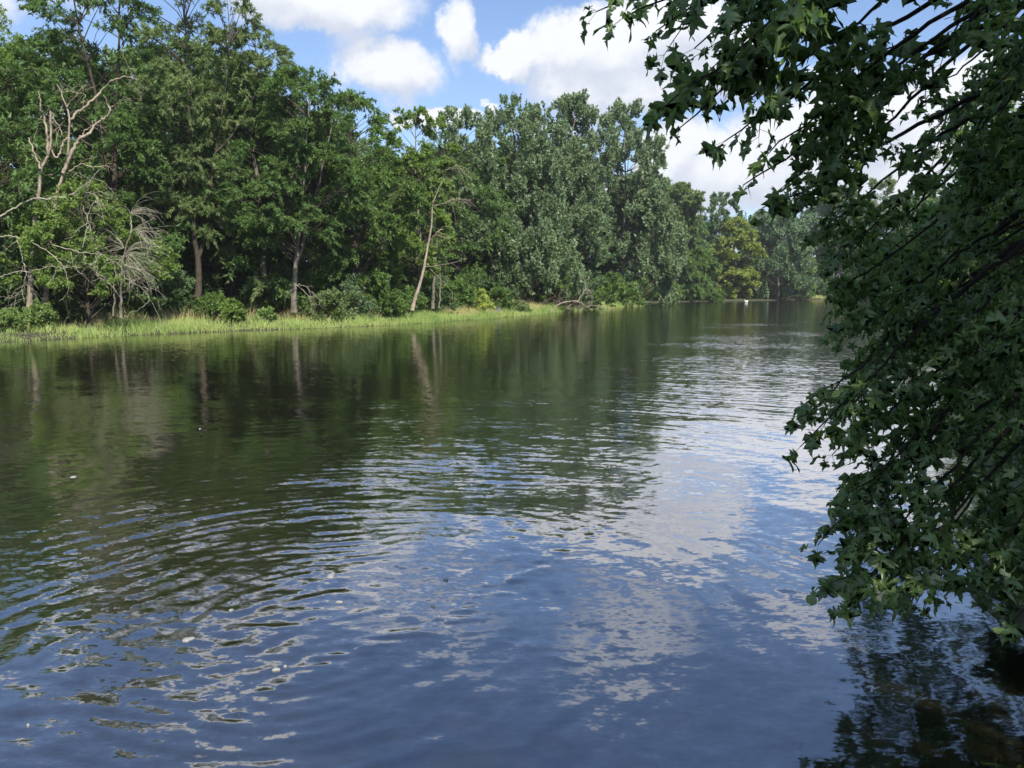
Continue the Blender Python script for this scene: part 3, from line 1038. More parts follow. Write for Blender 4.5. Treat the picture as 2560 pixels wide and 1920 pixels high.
# ------------------------------------------------------------------ dead trees and bare wood
def dead(name, cat, label, Y, base, stems, mat, twigs=0, seed=1, wob=.02, tw_r=.010, tw_len=1.2, ysp=.8, tmat=None):
    rs = np.random.default_rng(seed)
    org = P(base[0], base[1], Y)
    root = empty(name, org, label, cat)
    first = True
    allc = []
    for k, (pts, ra, rb) in enumerate(stems):
        dy = 0 if k == 0 else rs.normal(0, .12)
        w3 = []
        for q, (a, b) in enumerate(pts):
            yy = Y + dy + (rs.normal(0, ysp * .3) * q / len(pts) if k else 0)
            w3.append(P(a, b, yy) - org)
        a_ = Acc()
        c = tube(a_, w3, ra * .68, rb * .8, 8 if ra > .05 else 5, n=max(6, len(pts) * 5), wob=wob * (.8 if k == 0 else 1.6), rs=rs, flare=.35 if k == 0 else 0)
        a_.obj('trunk' if k == 0 else 'branch', tmat if (k < 2 and tmat) else mat, root)
        allc.append((c, ra))
    if twigs:
        t_ = Acc()
        for i in range(twigs):
            c, ra = allc[rs.integers(0, len(allc))]
            j = rs.integers(len(c) // 3, len(c))
            tg = norm(c[j] - c[max(j - 1, 0)])
            d = norm(tg * .6 + rs.normal(0, .6, 3))
            ln = tw_len * rs.uniform(.35, 1)
            p0 = c[j]
            p1 = p0 + d * ln * .5 + np.array([0, 0, .05])
            p2 = p0 + d * ln - np.array([0, 0, rs.uniform(0, .35) * ln])
            tube(t_, [p0, p1, p2], tw_r, tw_r * .4, 3, n=6, wob=.02, rs=rs)
            for q in range(2):
                d2 = norm(d + rs.normal(0, .6, 3))
                pm = p1 + (p2 - p1) * rs.uniform(0, .8)
                tube(t_, [pm, pm + d2 * ln * .35 - np.array([0, 0, .04])], tw_r * .7, tw_r * .3, 3, n=3, rs=rs)
        tag(t_.obj('twigs', mat, root), kind='stuff')
    return root


dead('dead_tree', 'dead tree', 'bare dead tree with pinkish forked limbs against the dark locust', 39.3, (70, 800), [
    ([(72, 805), (78, 700), (85, 602), (87, 562), (90, 507), (98, 480), (101, 428), (121, 385), (127, 347), (127, 289), (126, 278)], .21, .05),
    ([(100, 423), (84, 379), (71, 344)], .08, .03), ([(121, 385), (116, 327), (108, 289), (100, 278)], .10, .04), ([(126, 278), (150, 321), (158, 341)], .045, .02),
    ([(100, 276), (101, 258), (97, 226)], .05, .015), ([(127, 373), (142, 393), (158, 356), (168, 344)], .07, .04)], M['deadwood'], 16, 3, .015, .012, 1.2)
dead('dead_tree', 'dead tree', 'taller bare dead tree with long arching limb, second trunk from the left', 40.2, (115, 800), [
    ([(112, 805), (120, 650), (130, 560), (140, 500), (153, 446), (168, 405), (171, 347), (174, 304), (168, 269), (156, 243), (153, 226), (142, 211)], .19, .03),
    ([(174, 304), (191, 284), (226, 257), (252, 229), (278, 203), (307, 192), (330, 193), (347, 200)], .10, .02), ([(331, 193), (330, 182)], .025, .015),
    ([(168, 269), (176, 255), (194, 236)], .05, .02), ([(156, 231), (179, 229), (214, 237)], .04, .015),
    ([(156, 434), (179, 382), (197, 350), (220, 336), (240, 312), (272, 284), (269, 257), (256, 236)], .14, .03), ([(271, 269), (287, 262), (301, 250)], .045, .02),
    ([(200, 344), (215, 325), (231, 312), (231, 301)], .06, .015), ([(171, 428), (203, 411), (226, 417), (263, 417)], .05, .02)], M['deadwood'], 24, 5, .015, .012, 1.2)
dead('fallen_branch', 'branch', 'weathered limb sprawling across the green mound under the dead trees', 38.5, (0, 542), [
    ([(-40, 560), (0, 542), (43, 516), (87, 495), (116, 498), (136, 493), (174, 487), (217, 458), (249, 423)], .065, .015),
    ([(136, 493), (190, 505), (215, 530), (224, 585)], .04, .012), ([(174, 487), (230, 482), (247, 510)], .03, .01)], M['deadgrey'], 34, 8, .02, .012, 1.5)
dead('dead_branch', 'branch', 'long bare grey branch with hanging forked ends at the lower left', 37.5, (0, 591), [
    ([(-60, 600), (0, 591), (29, 591), (69, 602), (116, 626), (145, 652), (159, 669), (171, 707), (168, 733), (148, 753)], .048, .01),
    ([(43, 600), (58, 649), (64, 683), (55, 727), (61, 753)], .045, .012), ([(0, 692), (38, 681), (81, 679), (124, 666), (159, 669), (200, 669)], .035, .01),
    ([(55, 727), (23, 750)], .02, .008), ([(130, 612), (185, 628), (246, 634), (289, 655)], .035, .012), ([(179, 631), (188, 669), (214, 689)], .02, .008),
    ([(246, 634), (234, 660), (240, 686), (260, 701)], .025, .008)], M['deadgrey'], 60, 9, .02, .010, 1.3)
fan = []
rf = np.random.default_rng(4)
for (ox, oy, n_, lmin, lmax, amin, amax) in [(327, 533, 16, 50, 100, -75, 20), (336, 574, 20, 60, 105, -30, 40), (313, 633, 30, 60, 125, -70, 60), (306, 664, 22, 60, 130, -25, 60), (310, 620, 14, 40, 90, -175, -90), (312, 640, 12, 40, 80, 120, 190)]:
    for i in range(n_):
        a = math.radians(rf.uniform(amin, amax))
        ln = rf.uniform(lmin, lmax)
        pts = [(ox, oy)]
        turn = rf.uniform(.5, 1.25) * (1 if math.cos(a) > 0 else -1)
        hx, hy = ox, oy
        for q in range(6):
            a += turn / 6 * (1.0 if q < 4 else 1.5) + rf.normal(0, .13)
            hx, hy = hx + math.cos(a) * ln / 6, hy + math.sin(a) * ln / 6
            pts.append((hx, hy))
        fan.append((pts, rf.uniform(.007, .014), .003))
        if rf.random() < .75:
            q = int(rf.integers(2, 5))
            a2 = a - turn * .5 + rf.normal(0, .5)
            p_ = pts[q]
            fan.append(([p_, (p_[0] + math.cos(a2) * ln * .16, p_[1] + math.sin(a2) * ln * .16), (p_[0] + math.cos(a2 + .3) * ln * .3, p_[1] + math.sin(a2 + .3) * ln * .3)], .006, .003))
droot = dead('dead_tree', 'dead tree', 'small dead tree with a mop of drooping silvery twigs near the bank', 38.8, (302, 792), [
    ([(302, 795), (304, 689), (311, 631), (321, 600), (336, 574), (370, 553)], .10, .02), ([(284, 790), (286, 718), (289, 672)], .07, .04),
    ([(328, 585), (327, 533), (315, 516)], .05, .015), ([(298, 683), (341, 712), (373, 721), (394, 721)], .025, .01), ([(350, 716), (373, 747), (345, 775), (310, 795)], .02, .008)], M['deadgrey'], 10, 12, tmat=M['bark'])
fa = Acc()
org = P(302, 792, 38.8)
for pts, ra, rb in fan:
    yy = 38.8 + rf.normal(0, .6)
    tube(fa, [P(a, b, 38.8 + (yy - 38.8) * q / 6) - org for q, (a, b) in enumerate(pts)], ra, rb, 3, n=9, wob=.015, rs=rf)
tag(fa.obj('twigs', M['deadgrey'], droot), kind='stuff')
dead('leaning_tree', 'tree', 'slender leaning pale trunk with broken bare side branches right of centre', 53.5, (1032, 773), [
    ([(1031, 776), (1036, 752), (1044, 729), (1053, 698), (1063, 655), (1069, 617), (1078, 570), (1081, 520)], .17, .04),
    ([(1082, 505), (1098, 470), (1110, 436)], .05, .012), ([(1076, 600), (1098, 576), (1109, 574)], .05, .03),
    ([(1063, 667), (1098, 663), (1140, 655), (1163, 644)], .04, .012), ([(1085, 515), (1113, 507), (1140, 497), (1179, 500)], .04, .012),
    ([(1075, 672), (1105, 702), (1129, 729), (1131, 750)], .025, .01), ([(1113, 424), (1140, 415)], .03, .01)], M['deadwood'], 40, 14, .012, .011, 1.6)
dead('bare_trunk', 'tree', 'short brown trunk in the shade just right of the leaning trunk', 60, (1082, 768), [
    ([(1082, 772), (1083, 735), (1086, 690), (1092, 600)], .17, .09), ([(1098, 770), (1101, 730), (1100, 650)], .10, .05)], M['bark'], 6, 15)
dead('dead_branch', 'branch', 'spray of dead grey twigs sticking out low from the pale forked trunk', 48.2, (742, 715), [
    ([(742, 712), (760, 728), (775, 745), (783, 765)], .03, .01), ([(742, 712), (765, 716), (784, 740)], .025, .01), ([(742, 720), (730, 724), (712, 738)], .02, .008)], M['deadgrey'], 14, 17, .015, .008, .9)
dead('fallen_branch', 'branch', 'pale arching fallen branch lying on the grass below the silver maple', 73, (1381, 776), [
    ([(1379, 778), (1395, 762), (1415, 755), (1442, 754), (1468, 768)], .10, .04), ([(1440, 756), (1456, 736), (1467, 722), (1480, 735)], .06, .02),
    ([(1400, 760), (1396, 742)], .04, .02), ([(1418, 772), (1430, 760), (1450, 770)], .04, .02), ([(1455, 772), (1480, 764), (1500, 768)], .05, .02)], M['deadwood'], 40, 19, .02, .016, 1.8)
dead('fallen_log', 'log', 'pale washed-up log on the mud at the far river bend', 212, (2085, 747), [
    ([(2048, 748), (2075, 747), (2092, 742), (2100, 736)], .28, .12), ([(2085, 745), (2092, 735)], .12, .05)], M['deadwood'], 4, 23, .03, .03, 2.5)

# ------------------------------------------------------------------ shrubs at the back of the grass
def shrub(name, cat, label, cx, by, hw, hpx, mat, habit='shrub', nleaf=5000, group=None, seed=None, Y=None, lscale=None, nclump=26):
    Y = Y or (W(cx, np.interp(cx, [p[0] for p in far_px], [p[1] for p in far_px]))[1] + 3.0)
    X = P(cx, 728, Y)[0]
    z0 = float(gheight(X, Y))
    H = max(.5, P(cx, by - hpx, Y)[2] - z0)
    R = hw / F * Y
    rs = np.random.default_rng(abs(seed or int(cx * 3 + by)))
    root = empty(name, (X, Y, z0), label, cat, group)
    a = Acc()
    C, RC, O = [], [], []
    for k in range(nclump):
        t = rs.random()
        ang = rs.uniform(0, 6.28)
        rad = R * np.interp(t, [0, .3, .7, 1], [.8, 1, .8, .25]) * rs.uniform(.2, 1)
        p = np.array([rad * math.cos(ang), rad * math.sin(ang), (.12 + .8 * t) * H])
        C.append(p)
        RC.append(min(R, H) * rs.uniform(.22, .4))
        O.append(norm(np.array([p[0], p[1], .4 * H])))
        tube(a, [(rs.normal(0, .05), rs.normal(0, .05), -.1), p * np.array([.4, .4, .5]), p], .02, .006, 4, n=5, wob=.02, rs=rs)
    tag(a.obj('stems', M['bark'], root), kind='stuff')
    l = Acc()
    leaves(l, np.array(C), np.array(RC), np.array(O), rs, habit, nleaf, lscale=lscale or max(.8, Y / 45), spray_n=8)
    l.obj('foliage', M[mat], root, smooth=False)
    return root


S_ = shrub
S_('shrub', 'shrub', 'green shrub at the left edge behind the grass, leftmost of two', 20, 815, 60, 32, 'shrub', nleaf=6000)
S_('shrub', 'shrub', 'rounded pale green shrub beside the grass below the dead branches', 100, 815, 48, 44, 'shrub', nleaf=6000)
S_('shrub', 'shrub', 'fresh bright heart-leaved shrub beside the vine-covered trunk', 578, 795, 40, 38, 'bright', nleaf=4500, lscale=1.5)
S_('shrub', 'shrub', 'small leafy shrub at the grass edge left of the pale forked trunk', 668, 795, 26, 26, 'shrub', nleaf=3000)
S_('shrub', 'shrub', 'broad olive shrub right of the pale forked trunk', 830, 790, 62, 58, 'locust_b', nleaf=8000)
S_('shrub', 'shrub', 'bright leafy sprig in front of the broad olive shrub', 835, 795, 24, 28, 'bright', nleaf=2200, lscale=1.2)
S_('shrub', 'shrub', 'dark blue-green shrub behind the broad olive shrub', 885, 780, 45, 85, 'bluegreen', nleaf=6000)
S_('shrub', 'shrub', 'olive-green mounded shrub left of the leaning trunk', 950, 788, 58, 68, 'green', nleaf=8000)
S_('shrub', 'shrub', 'low green shrub at the foot of the mounded olive-green one', 990, 790, 30, 24, 'shrub', nleaf=2600)
S_('yellow_bush', 'shrub', 'small bright yellow bush standing alone at the back of the grass', 1205, 778, 24, 56, 'gold', nleaf=2600, lscale=1.15)
S_('shrub', 'shrub', 'green shrub close behind and right of the yellow bush', 1248, 778, 40, 52, 'green', nleaf=5000)
S_('shrub', 'shrub', 'pale seedy shrub between the yellow bush and the dark maple trunk', 1300, 776, 28, 18, 'locust_b', nleaf=2500)
S_('shrub', 'shrub', 'leafy shrub beside the arching fallen branch', 1475, 770, 60, 38, 'green', nleaf=6000)
S_('shrub', 'shrub', 'low light-green plants at the tip of the grassy bank', 1560, 765, 62, 20, 'shrub', nleaf=6000)
S_('shrub', 'shrub', 'yellow-green shrub at the bend waterline left of the green one', 1682, 754, 20, 42, 'bright', nleaf=2500, Y=163)
S_('shrub', 'shrub', 'fresh green shrub at the bend waterline before the yellowing tree', 1742, 754, 26, 42, 'bluegreen', nleaf=3000, Y=171)
S_('shrub', 'shrub', 'low green thicket along the waterline of the bend', 1650, 756, 60, 26, 'green', nleaf=5000, Y=158)
S_('shrub', 'shrub', 'pale low bushes above the mud bank at the bend', 2050, 747, 50, 16, 'shrub', nleaf=3000, Y=219)
S_('shrub', 'shrub', 'pale green bush above the washed-up log', 2185, 748, 40, 62, 'locust_b', nleaf=4000, Y=214)
# dark undergrowth closing the foot of the wood
up_ = [(-40, 70), (60, 60), (160, 75), (250, 60), (350, 70), (430, 80), (520, 70), (610, 60), (700, 75), (790, 60), (1010, 70), (1090, 60), (1150, 75), (1230, 70), (1380, 70), (1420, 60), (1530, 60)]
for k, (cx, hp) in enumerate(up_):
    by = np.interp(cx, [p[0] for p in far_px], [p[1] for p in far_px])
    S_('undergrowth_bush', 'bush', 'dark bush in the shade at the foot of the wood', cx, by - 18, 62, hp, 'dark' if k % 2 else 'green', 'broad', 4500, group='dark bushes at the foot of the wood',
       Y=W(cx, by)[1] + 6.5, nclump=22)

# ------------------------------------------------------------------ grass strip
def blades(Xb, Yb, Zb, hgt, wid, tint, rs, lean_k=.35):
    n = len(Xb)
    base = np.stack([Xb, Yb, Zb], 1)
    a = rs.uniform(0, 6.28, n)
    side = np.stack([np.cos(a), np.sin(a), np.zeros(n)], 1) * (wid * .5)[:, None]
    ln = np.stack([rs.normal(0, 1, n), rs.normal(0, 1, n), np.zeros(n)], 1) * (hgt * lean_k)[:, None]
    up1 = np.array([0, 0, 1.0])[None] * hgt[:, None]
    m_ = base + up1 * .55 + ln * .35
    tip = base + up1 * rs.uniform(.85, 1.0, (n, 1)) + ln
    v = np.stack([base - side, base + side, m_ + side * .8, m_ - side * .8, tip], 1).reshape(-1, 3)
    o = np.arange(n)[:, None] * 5
    q = o + np.array([0, 1, 2, 3])[None]
    t3 = o + np.array([3, 2, 4])[None]
    return v, q, t3, np.repeat(tint, 5)


rs = np.random.default_rng(77)
FL = FARLINE[2:]
Lc = np.concatenate([[0], np.cumsum(np.linalg.norm(np.diff(FL, axis=0), axis=1))])
ga = Acc()


def strip(n, dmin, dmax, hlo, hhi, wlo, whi, tfun, dense_near=True, smin=0.0, smax=1.0, leank=.3):
    s = (smin + (smax - smin) * rs.random(n) ** 1.0) * Lc[-1]
    x = np.interp(s, Lc, FL[:, 0])
    y = np.interp(s, Lc, FL[:, 1])
    i = np.clip(np.searchsorted(Lc, s), 1, len(FL) - 1)
    dv = norm(FL[i] - FL[i - 1])
    frac = s / Lc[-1]
    wobble = np.minimum(1.6 * fbm(s * .8, s * 0 + 3.3, 9, 3), .15)
    tap = 1 - .35 * sstep(frac, .80, 1.0)
    d = dmin + (dmax - dmin) * rs.random(n) * tap + np.where(dmin < .3, wobble * .6 * rs.random(n), 0)
    x, y = x - dv[:, 1] * d, y + dv[:, 0] * d
    z = gheight(x, y)
    h = rs.uniform(hlo, hhi, n) * (1 + .6 * sstep(frac, .35, .6)) * (.62 + 1.15 * (fbm(x * .5, y * .5, 8, 3) + .3))
    w = rs.uniform(wlo, whi, n) * np.maximum(1, y / 55)
    return x, y, np.maximum(z, -.1) - .04, h, w, tfun(x, y, d, n)


def t_green(x, y, d, n):
    patch = fbm(x * .25, y * .25, 18, 3)
    return np.clip(.30 + .42 * patch + .35 * sstep(d, 1.4, 4.2) * (.4 + patch) + rs.normal(0, .11, n), 0, 1)


def t_tan(x, y, d, n):
    return np.clip(.78 + rs.normal(0, .10, n), .55, 1)


for args in [(50000, 0.1, 4.6, .22, .48, .018, .034, t_green), (14000, -.15, .9, .14, .32, .016, .03, t_green),
             (8000, 3.0, 5.2, .5, .95, .014, .026, t_tan), (5000, 3.2, 6.2, .45, .85, .016, .028, t_tan)]:
    x, y, z, h, w, tt = strip(*args)
    v, q, t3, tn = blades(x, y, z, h, w, tt, rs)
    n0 = ga.n
    ga.add(v, q, tn)
    ga.f.append(t3 + n0)
# the straw coloured stand left of the leaning trunk
x, y, z, h, w, tt = strip(9000, .9, 3.8, .35, .65, .016, .03, lambda x, y, d, n: np.clip(.72 + rs.normal(0, .06, n), 0, .86), smin=.50, smax=.66)
v, q, t3, tn = blades(x, y, z, h, w, tt, rs)
n0 = ga.n
ga.add(v, q, tn)
ga.f.append(t3 + n0)
gr = ga.obj('grass', M['grass'], smooth=False)
tag(gr, 'strip of tall bright reed grass along the far bank', kind='stuff')
# scattered grass at the river bend
gb = Acc()
n = 5000
px_ = rs.uniform(1960, 2140, n)
Yg = rs.uniform(212, 222, n)
x = (px_ - 1280) / F * Yg
z = np.maximum(gheight(x, Yg), 0)
v, q, t3, tn = blades(x, Yg, z, rs.uniform(.5, 1.1, n), rs.uniform(.1, .2, n), np.clip(rs.normal(.6, .1, n), 0, 1), rs)
gb.add(v, q, tn)
gb.f.append(t3)
tag(gb.obj('bank_grass', M['grass'], smooth=False), 'yellowish grass patch on the mud at the river bend', kind='stuff')

# violet flower spike at the water edge
fo = P(1248, 793, W(1248, 794)[1] + .8)
fl = empty('flower_spike', fo, 'single violet-blue flower spike at the edge of the grass', 'flower')
a = Acc()
tube(a, [(0, 0, -.1), (.02, 0, .35), (.0, 0, .7)], .015, .01, 5, n=5)
a.obj('stem', M['shrub'], fl)
a = Acc()
for k in range(46):
    u = rs.random()
    ang = rs.uniform(0, 6.28)
    r_ = .085 * (1 - .5 * u)
    p = np.array([r_ * math.cos(ang), r_ * math.sin(ang), .5 + .36 * u])
    s_ = .035
    a.add([p + rs.normal(0, s_, 3) for _ in range(4)], [[0, 1, 2, 3]])
a.obj('blossom', M['violet'], fl, smooth=False)

# white bird at the foot of the yellowing tree
bp = W(1866, 756)
bird = empty('white_bird', (bp[0], bp[1], 0), 'small white bird floating at the foot of the yellowing tree', 'bird')


def lathe_x(acc, prof, zc, yc=0, sides=12):
    n = len(prof)
    ang = np.linspace(0, 2 * np.pi, sides, endpoint=False)
    v = []
    for (x_, r_, dz) in prof:
        for an in ang:
            v.append((x_, yc + r_ * math.cos(an), zc + dz + r_ * math.sin(an)))
    f = [[i * sides + k, i * sides + (k + 1) % sides, (i + 1) * sides + (k + 1) % sides, (i + 1) * sides + k] for i in range(n - 1) for k in range(sides)]
    acc.add(v, f)


a = Acc()
lathe_x(a, [(-.42, .01, .02), (-.34, .13, 0), (-.15, .24, 0), (.1, .25, .02), (.3, .17, .10), (.44, .06, .2), (.5, .005, .24)], .16)
tube(a, [(-.30, 0, .22), (-.42, 0, .40), (-.36, 0, .58), (-.42, 0, .68)], .07, .045, 8, n=10)
lathe_x(a, [(-.54, .01, 0), (-.50, .045, 0), (-.42, .06, .01), (-.36, .03, .01), (-.34, .003, 0)], .70, sides=10)
a.obj('body', M['white'], bird)
bird.scale = (.75, .75, .75)
a = Acc()
tube(a, [(-.53, 0, .70), (-.62, 0, .67)], .022, .005, 6, n=3)
a.obj('beak', M['bill'], bird)
for s_ in (-1, 1):
    a = Acc()
    v = [(-.2, .22 * s_, .2), (.0, .27 * s_, .28), (.2, .22 * s_, .32), (.52, .06 * s_, .44), (.3, .16 * s_, .5), (.0, .18 * s_, .42)]
    a.add(v + [(x_, y_ - .05 * s_, z_) for x_, y_, z_ in v], [[0, 1, 2], [0, 2, 5], [5, 2, 4], [2, 3, 4], [6, 8, 7], [6, 11, 8], [11, 10, 8], [8, 10, 9]])
    a.obj('wing', M['white'], bird, smooth=False)

# ------------------------------------------------------------------ foam drifting on the water
foams = [(470, 1600, 34, 14, 'largest ragged white foam patch drifting at the lower left'), (690, 1673, 22, 9, 'small oval foam patch beside a still smaller fleck at lower centre-left'),
         (713, 1665, 10, 6, 'tiny foam fleck just right of the small oval foam patch'), (1083, 1517, 13, 7, 'upper one of two round foam flecks in the middle of the river'),
         (1096, 1543, 12, 7, 'lower one of two round foam flecks in the middle of the river'), (828, 1442, 24, 16, 'thin hazy foam patch on the bright cloud reflection'),
         (578, 1531, 13, 5, 'narrow foam fleck between the dark ripples left of centre'), (183, 1190, 12, 4, 'lone foam fleck on the dark water at far left'),
         (848, 1507, 18, 5, 'long thin foam streak under the hazy foam patch'), (1115, 1450, 14, 6, 'foam fleck right of the hazy foam patch'),
         (70, 1812, 10, 5, 'small foam fleck near the bottom left corner'), (500, 1072, 5, 2, 'distant white foam dot on the dark tree reflection')]
for k, (px, py, w_, h_, lab) in enumerate(foams):
    c = W(px, py)
    rs2 = np.random.default_rng(300 + k)
    w_, h_ = w_ * .8, h_ * .8
    sx = w_ / F * c[1] / 2
    sy = h_ / 2 * c[1] ** 2 / (CAMZ * F)
    zw = float(wave_z(np.array([c[0]]), np.array([c[1]]))[0])
    n = 22
    ang = np.linspace(0, 2 * np.pi, n, endpoint=False)
    rr = 1 + .22 * np.sin(ang * 2 + k) + .15 * np.sin(ang * 3 + 2 * k) + rs2.normal(0, .08, n)
    rings = [(1.0, -.004), (.93, .0045), (.6, .007), (.25, .008)]
    v = []
    for s_, z_ in rings:
        for i in range(n):
            v.append((sx * rr[i] * s_ * math.cos(ang[i]), sy * rr[i] * s_ * math.sin(ang[i]), z_ + (rs2.normal(0, .0008) if s_ < .95 else 0)))
    v.append((0, 0, .008))
    a = Acc()
    f = [[j * n + i, j * n + (i + 1) % n, (j + 1) * n + (i + 1) % n, (j + 1) * n + i] for j in range(3) for i in range(n)]
    a.add(v, f)
    a.f.append(np.array([[3 * n + i, 3 * n + (i + 1) % n, 4 * n] for i in range(n)]))
    o = a.obj('foam_patch', M['foam'])
    o.location = (c[0], c[1], zw + .003)
    tag(o, lab, 'foam', 'foam flecks drifting on the river')

# ------------------------------------------------------------------ overhanging maple in the foreground
LEAF_HALF = [(0, 0), (.03, -.01), (.10, -.06), (.20, -.12), (.34, -.10), (.24, -.01), (.36, .05), (.25, .07), (.135, .13), (.28, .24), (.44, .33), (.62, .50), (.46, .47), (.47, .64), (.36, .55),
             (.27, .50), (.095, .37), (.085, .45), (.13, .60), (.23, .72), (.115, .74), (.085, .88), (.03, .96), (0, 1.15)]


def leaf_arrays():
    h = LEAF_HALF
    pts = h + [(-x, y) for x, y in h[-2:0:-1]]
    n = len(pts)
    pts = np.array(pts)
    # spine points for a folded blade
    spine = np.array([(0, .12), (0, .36), (0, .62)])
    v = np.concatenate([pts, spine])
    x, y = v[:, 0], v[:, 1]
    z = .16 * np.abs(x) - .30 * x * x - .16 * y * y + .012 * np.sin(x * 21) * np.cos(y * 17)
    v3 = np.stack([x, y, z], 1)
    nh = len(h)
    f = []

    def near(i):
        yy = pts[i % n][1]
        xx = abs(pts[i % n][0])
        return n + (0 if yy < .2 else (1 if yy < .56 else 2))
    for i in range(n):
        a, b = i, (i + 1) % n
        s = near(a)
        s2 = near(b)
        f.append((a, b, s2))
        if s != s2:
            f.append((a, s2, s))
    return v3, np.array(f)


LV, LF = leaf_arrays()
LVS = []
_r = np.random.default_rng(11)
for _k in range(6):
    v_ = LV.copy()
    nn = len(LEAF_HALF) * 2 - 2
    v_[:nn, :2] += _r.normal(0, .016, (nn, 2))
    rad_ = np.hypot(v_[:nn, 0], v_[:nn, 1] - .3)
    k_ = _r.uniform(-.22, .22)                      # deeper or shallower cuts between the lobes
    v_[:nn, 0] *= 1 + k_ * (rad_ - .35)
    ph = _r.uniform(0, 6.28)
    v_[:, 2] += .05 * np.sin(v_[:, 0] * 9 + ph) + .05 * np.sin(v_[:, 1] * 8 + ph * 2) + _r.uniform(-.18, .12) * v_[:, 0] * v_[:, 1]
    LVS.append(v_)
LVS = np.array(LVS)
# petiole as a thin strip
rs = np.random.default_rng(2024)
TR = np.array([4.9, 5.4, 0.0])
limbs = []   # (tip px, tip py, Y, attach height factor, leafiness, size)
tips = [(1492, 45, 3.9, .8, .9), (1560, 60, 3.7, .7, .9), (1640, 95, 3.6, 1, .9), (1735, 140, 3.4, .8, .8), (1700, 30, 3.6, .8, 1.0), (1820, 30, 3.5, .8, 1.0), (1880, 110, 3.4, .8, 1.0), (1960, 205, 3.7, .8, 1),
        (1655, 290, 3.6, 1, 1.05), (1700, 335, 3.8, .9, .9), (1760, 235, 3.7, 1, 1), (1810, 370, 3.8, 1, 1), (1920, 400, 3.9, 1, 1), (2030, 370, 4.0, 1.1, 1),
        (1858, 478, 3.9, .7, .8), (1960, 480, 3.9, .9, .95), (1905, 535, 4.1, .6, .85), (2030, 500, 4.2, 1, .95), (2060, 590, 4.4, .9, .9), (2110, 660, 4.5, 1, .9), (2100, 740, 4.6, 1, .9), (2085, 800, 4.8, 1, .95),
        (2120, 860, 4.8, 1, .95), (2150, 930, 4.8, 1, .95), (1990, 1062, 4.6, .6, .85), (2060, 1075, 4.5, .6, .8), (2000, 1130, 4.4, .75, .9), (2080, 1150, 4.4, .9, .95), (2200, 1010, 4.6, 1, .95), (2105, 1272, 4.3, .7, .9), (2170, 1250, 4.4, 1, .95),
        (2045, 1375, 4.2, .6, .9), (2150, 1345, 4.2, 1, .95), (2115, 1520, 4.0, .9, 1.0), (2190, 1500, 4.0, .8, 1.0), (2250, 1460, 4.1, .9, 1.0), (2290, 1520, 4.1, .5, 1.0), (2420, 1460, 4.2, .5, 1.0), (2160, 1420, 4.1, .9, .95),
        (2530, 1570, 4.0, .8, 1.0), (2480, 1500, 4.3, .8, 1.0)]
for a in tips:
    limbs.append(a)
for i in range(27):      # the body of the crown
    t = rs.random()
    py = -60 + 1500 * t
    left = np.interp(py, [-60, 100, 250, 400, 520, 700, 900, 1100, 1300, 1440], [2080, 2090, 2120, 2150, 2130, 2130, 2190, 2230, 2230, 2300])
    px = left + 130 + (2660 - left - 130) * rs.random() ** (.7 if py < 480 else .9)
    limbs.append((px, py, rs.uniform(3.6, 7.6), 1.0, rs.uniform(.85, 1.05)))
for i in range(12):      # boughs that lean far out over the water
    limbs.append((rs.uniform(2130, 2380), rs.uniform(640, 1000), rs.uniform(6.8, 10), 1.0, 1.15))
for i in range(13):      # outer crown farther over the water
    Y = rs.uniform(6.2, 9.8)
    limbs.append((rs.uniform(2190, 2620), rs.uniform(560, 1130), Y, 1.0, 1.0))
maple = empty('overhanging_maple_tree', TR, 'large dark maple overhanging the water along the right side of the picture', 'tree')
ta = Acc()
axis_pts = resample([(0, 0, .1), (-.15, 0, 1.5), (-.45, .1, 3.2), (-.55, .3, 5.0), (-.7, .4, 7.5), (-.8, .5, 10)], 60)
tube(ta, [(0, 0, -.2), (-.15, 0, 1.5), (-.45, .1, 3.2), (-.55, .3, 5.0), (-.7, .4, 7.5), (-.8, .5, 10)], .26, .05, 12, n=24, wob=.01, rs=rs, flare=.4)
ta.obj('trunk', M['bark_dark'], maple)
leafsets = []      # position, axis, normal, size, tint


def twig_leaves(pts, size, pairs, rs):
    """opposite pairs of leaves on petioles along a twig; returns petiole segments"""
    out_ = []
    c = resample(pts, pairs + 2)
    tg = norm(np.gradient(c, axis=0))
    for j in range(1, pairs + 2):
        t = tg[j]
        sd = norm(np.cross(t, np.array([0, 0, 1.0])) + rs.normal(0, .25, 3))
        ends = (1, -1) if j <= pairs else (1, -1, 0)
        for s in ends:
            if rs.random() < .10:
                continue
            if s == 0:
                dirn = norm(t + rs.normal(0, .2, 3) - np.array([0, 0, .15]))
            else:
                dirn = norm(t * .7 + sd * s * .75 + rs.normal(0, .2, 3) * np.array([1, 1, .6]) - np.array([0, 0, .12]))
            pl = rs.uniform(.03, .075)
            p0 = c[j]
            p1 = p0 + dirn * pl
            ax = norm(dirn + rs.normal(0, .25, 3) - np.array([0, 0, rs.uniform(.05, .55)]))
            nr = norm(np.array([0, 0, 1.0]) + rs.normal(0, .38, 3))
            sz = size * (.05 + .095 * rs.random() ** .8) * (1 - .25 * (j > pairs))
            leafsets.append((p1, ax, nr, sz, rs.random(), rs.uniform(.2, 3.6), rs.uniform(.68, 1.15)))
            out_.append((p0, p1))
    return out_


pet = Acc()
tw = Acc()


def petioles(segs):
    for p0, p1 in segs:
        d = norm(p1 - p0)
        s = norm(np.cross(d, np.array([.3, .2, 1.0]))) * .0011
        u_ = np.cross(d, s / .0011) * .0011
        pet.add([p0 - s, p0 + s, p1 + s, p1 - s, p0 - u_, p0 + u_, p1 + u_, p1 - u_], [[0, 1, 2, 3], [4, 5, 6, 7]])


